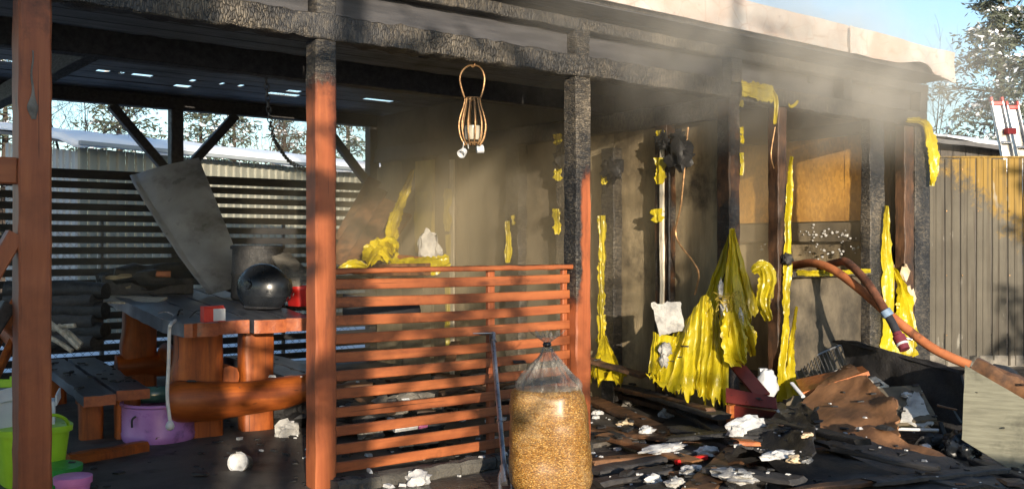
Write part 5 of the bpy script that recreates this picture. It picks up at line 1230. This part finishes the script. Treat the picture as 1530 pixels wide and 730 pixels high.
# trees
def leafcloud(rnd, centres, per, size, spread, elong=3., droop=-.2):
    vs = []; fs = []
    for c, r in centres:
        for k in range(per):
            p = Vector(c)+Vector((rnd.gauss(0, r*spread), rnd.gauss(0, r*spread), rnd.gauss(0, r*spread*.5)))
            d = Vector((rnd.uniform(-1,1), rnd.uniform(-1,1), rnd.uniform(-.6,.5)+droop)).normalized(); s = d.cross(Vector((rnd.uniform(-1,1), rnd.uniform(-1,1), rnd.uniform(-1,1)))).normalized()
            L = size*rnd.uniform(.6,1.5); W = L/elong; b = len(vs); vs += [p, p+d*L*.5+s*W*.5, p+d*L, p+d*L*.5-s*W*.5]; fs.append((b, b+1, b+2, b+3))
    return vs, fs
def pine(base, h, r, label, seed, crown0=.25, per=26, snow=True, dens=1., size=.16, name='pine_tree', group=None):
    rnd = random.Random(seed); base = Vector(base); T = thing(name, label, 'tree', base, 0, group)
    top = base+UP*h; P = [base, base+UP*h*.35+Vector((.05*nz((seed,0,0),3.3),.05,0)), base+UP*h*.7, top]
    tube('trunk', P, [h*.020+.03, h*.016+.02, h*.010+.012, .012], M['bark'], T, 8)
    cen = []; bv = []; bf = []; nb_ = int(34*dens)
    for k in range(nb_):
        t = crown0+(1-crown0)*((k+rnd.random())/nb_); z = h*t; L = r*(1-((t-crown0)/(1-crown0))**1.5)*rnd.uniform(.65, 1.1)+.12; a = k*2.4+rnd.uniform(-.4,.4)
        s = base+UP*z; e = s+Vector((math.cos(a)*L, math.sin(a)*L, L*rnd.uniform(-.1,.35))); mid = s.lerp(e, .55)+UP*L*.08
        v, f = tube_geo([s, mid, e], [.012+L*.012, .008+L*.006, .004], 4, False); b = len(bv); bv += v; bf += [tuple(i+b for i in q) for q in f]
        for q in (.35, .55, .75, .95): cen.append((s.lerp(e, q)+UP*L*.06, .16+.22*L*(1-.3*q)))
    mk('limbs', bv, bf, M['bark'], T)
    v, f = leafcloud(rnd, cen, per, size, .55, 4.); mk('crown', v, f, M['pine_green'], T)
    if snow:
        v, f = leafcloud(rnd, [(c+UP*.09*r_/.2, r_*.8) for c, r_ in cen[::2]], max(3, per//4), size*.8, .45, 1.6, 0); tag(mk('crown_snow', v, f, M['snow'], T), kind='stuff')
    return T
def bare(base, h, label, seed, spread=.5, levels=5, thick=.07, group=None, mat='bark', name='bare_tree', lean=(0,0,0)):
    rnd = random.Random(seed); T = thing(name, label, 'tree', base, 0, group); tv, tf, bv, bf = [], [], [], []
    def grow(p, d, L, r, lv):
        n = 4; P = [p]; R = [r]
        for i in range(n):
            d = (d+Vector((rnd.gauss(0,.13), rnd.gauss(0,.13), rnd.gauss(.02,.08)))).normalized(); P.append(P[-1]+d*L/n); R.append(r*(1-.4*(i+1)/n))
        v, f = tube_geo(P, R, 6 if lv == levels else 4, False); V, F = (tv, tf) if lv == levels else (bv, bf); b = len(V); V += v; F += [tuple(i+b for i in q) for q in f]
        if lv == 0: return
        for k in range(3 if lv > 1 else 4):
            i = rnd.randint(1, n); ax = Vector((rnd.gauss(0,1), rnd.gauss(0,1), rnd.gauss(.3,.6))).normalized()
            grow(P[i], (d*(1-spread)+ax*spread).normalized(), L*rnd.uniform(.55,.8), R[i]*.62, lv-1)
        grow(P[-1], d, L*.75, R[-1]*.9, lv-1)
    grow(Vector(base), (UP+Vector(lean)).normalized(), h*.36, thick, levels)
    mk('trunk', tv, tf, M[mat], T); mk('crown', bv, bf, M[mat], T); return T
def at0(px, d): p = D(px, 370, d); p.z = -.03; return p
pine(at0(178, 24), 5.6, 1.6, 'snow-dusted pine left of the rear post, beyond the barn', 1, .35, 22, group='trees beyond the barn')
pine(at0(300, 27), 5.4, 1.9, 'snow-dusted pine seen between the rear braces', 2, .1, 26, group='trees beyond the barn')
pine(at0(350, 30), 6.0, 2.0, 'broad pine beyond the barn, just right of the rear brace', 3, .1, 26, group='trees beyond the barn')
pine(at0(425, 29), 5.8, 1.9, 'pine beyond the barn behind the hanging chain', 4, .1, 26, group='trees beyond the barn')
pine(at0(520, 30), 6.2, 1.8, 'pine beyond the barn showing right of the second post', 5, .1, 26, group='trees beyond the barn')
pine(at0(8, 22), 5.5, 1.5, 'pine at the left picture edge beyond the first post', 6, .1, 24, group='trees beyond the barn')
bare(at0(90, 17), 5.5, 'bare branching tree right of the first post', 7, .55, 5, .06)
bare(at0(390, 26), 6, 'pale bare birch behind the barn roof', 8, .4, 5, .06, None, 'birch_twig')
pine(at0(1495, 19), 6.7, 1.9, 'tall snow-flecked pine behind the ladder', 9, .15, 75, size=.13, dens=1.4)
bare(at0(1418, 21), 5.3, 'thin bare tree showing beside the roof corner', 10, .5, 5, .06)

# trees standing behind the photographer: they dapple the low sun
def back(u, v, t):  p = Vector((u, v, 0))-SUN_DIR*t; return p

GB = 'trees behind the photographer'
pine((-4.3, -3.1, 0), 7.5, 2.0, 'dense pine behind the photographer, farther along the front', 21, .08, 110, False, 1.6, .28, group=GB)
pine((-6.0, -3.6, 0), 7.5, 1.9, 'second dense pine behind the photographer', 22, .08, 100, False, 1.5, .28, group=GB)
pine((6.3, -6.2, 0), 5.2, 1.3, 'small pine behind the photographer, farthest right', 25, .1, 9, False, .6, .35, group=GB)
pine((-1.6, -4.2, 0), 6.5, 1.4, 'sparse young pine behind the photographer', 24, .2, 6, False, .35, .42, group=GB)
pine((.6, -6.0, 0), 6.5, 1.3, 'thin pine behind the photographer', 23, .15, 5, False, .6, .25, group=GB)
def hedge(c, hx, h, label):  # unseen leafy mass, added to keep low sun off the left bay and foreground
    c = Vector(c)
    def f(s, t):
        a = 2*PI*s; e_ = .4; x = math.copysign(abs(math.cos(a))**e_, math.cos(a))*hx; y = math.copysign(abs(math.sin(a))**e_, math.sin(a))*.5; z = h*min(1, t*1.25); k = 1 if t < .8 else max(0, 1-(t-.8)/.2)
        p = c+Vector((x if t < .8 else x*(.3+.7*k), y*k, z)); return p+Vector((nz(p, 2.5), nz(p, 2.5, 3), nz(p, 2.5, 6)))*.16+Vector((nz(p, 9), nz(p, 9, 3), nz(p, 9, 6)))*.08
    mk('hedge', *grid_geo(f, 110, 34), M['blocker_green'], None, tag_=(label, 'hedge'))
hedge((3.2, -5.2, 0), 3.0, 1.42, 'low clipped hedge behind the photographer')
hedge((-5.9, -4.2, 0), 3.35, 5.0, 'tall conifer hedge behind the photographer')

# ------------------------------------------------------------------ smoke still drifting out of the burnt rooms
def smoke_mat(name, dens, col, sc, lo, hi):
    m = bpy.data.materials.new(name); m.use_nodes = True; t = m.node_tree; n = t.nodes; l = t.links
    n.remove(n['Principled BSDF']); out = n['Material Output']; pv = n.new('ShaderNodeVolumePrincipled')
    pv.inputs['Color'].default_value = (*col, 1); pv.inputs['Anisotropy'].default_value = .1
    tc = n.new('ShaderNodeTexCoord'); ge = n.new('ShaderNodeNewGeometry'); ln = n.new('ShaderNodeVectorMath'); ln.operation = 'LENGTH'; l.new(tc.outputs['Object'], ln.inputs[0])
    fall = n.new('ShaderNodeMapRange'); fall.interpolation_type = 'SMOOTHSTEP'; fall.inputs[1].default_value = 1.; fall.inputs[2].default_value = .25; fall.inputs[3].default_value = 0; fall.inputs[4].default_value = 1; l.new(ln.outputs['Value'], fall.inputs[0])
    mp = n.new('ShaderNodeMapping'); mp.inputs['Scale'].default_value = (1, 1, .6); mp.inputs['Rotation'].default_value = (0, .5, 0); l.new(ge.outputs['Position'], mp.inputs[0])
    no = n.new('ShaderNodeTexNoise'); no.inputs['Scale'].default_value = sc; no.inputs['Detail'].default_value = 3; no.inputs['Distortion'].default_value = .6; l.new(mp.outputs[0], no.inputs['Vector'])
    mr = n.new('ShaderNodeMapRange'); mr.inputs[1].default_value = lo; mr.inputs[2].default_value = hi; mr.inputs[3].default_value = .05; mr.inputs[4].default_value = 1.; l.new(no.outputs['Fac'], mr.inputs[0])
    a = n.new('ShaderNodeMath'); a.operation = 'MULTIPLY'; l.new(fall.outputs[0], a.inputs[0]); l.new(mr.outputs[0], a.inputs[1])
    b = n.new('ShaderNodeMath'); b.operation = 'MULTIPLY'; l.new(a.outputs[0], b.inputs[0]); b.inputs[1].default_value = dens; l.new(b.outputs[0], pv.inputs['Density'])
    l.new(pv.outputs[0], out.inputs['Volume']); return m
def smoke(c, r, dens, label, seed, col=(.92,.80,.58), sc=1.0, lo=.38, hi=.62):
    bm = bmesh.new(); bmesh.ops.create_icosphere(bm, subdivisions=3, radius=1); me = bpy.data.meshes.new('smoke'); bm.to_mesh(me); bm.free()
    o = link('smoke', me, smoke_mat('smoke_%d' % seed, dens, col, sc, lo, hi)); o.location = c; o.scale = r; tag(o, label, 'smoke', None, 'stuff')
smoke((6.15, 7.4, 1.6), (2.7, 2.7, 2.3), .95, 'brownish smoke filling the burnt rooms', 1)
smoke((6.4, 4.5, 2.72), (3.5, 1.1, .9), 1.1, 'smoke curling out under the roof edge', 2, (.90,.85,.75), sc=1.8, lo=.40, hi=.64)
smoke((7.6, 6.0, 2.0), (1.7, 1.9, 1.3), .55, 'smoke hanging behind the burnt window opening', 4)
smoke((2.9, 8.2, 1.25), (1.6, 1.5, .9), .10, 'thin smoke over the far end of the table', 3)
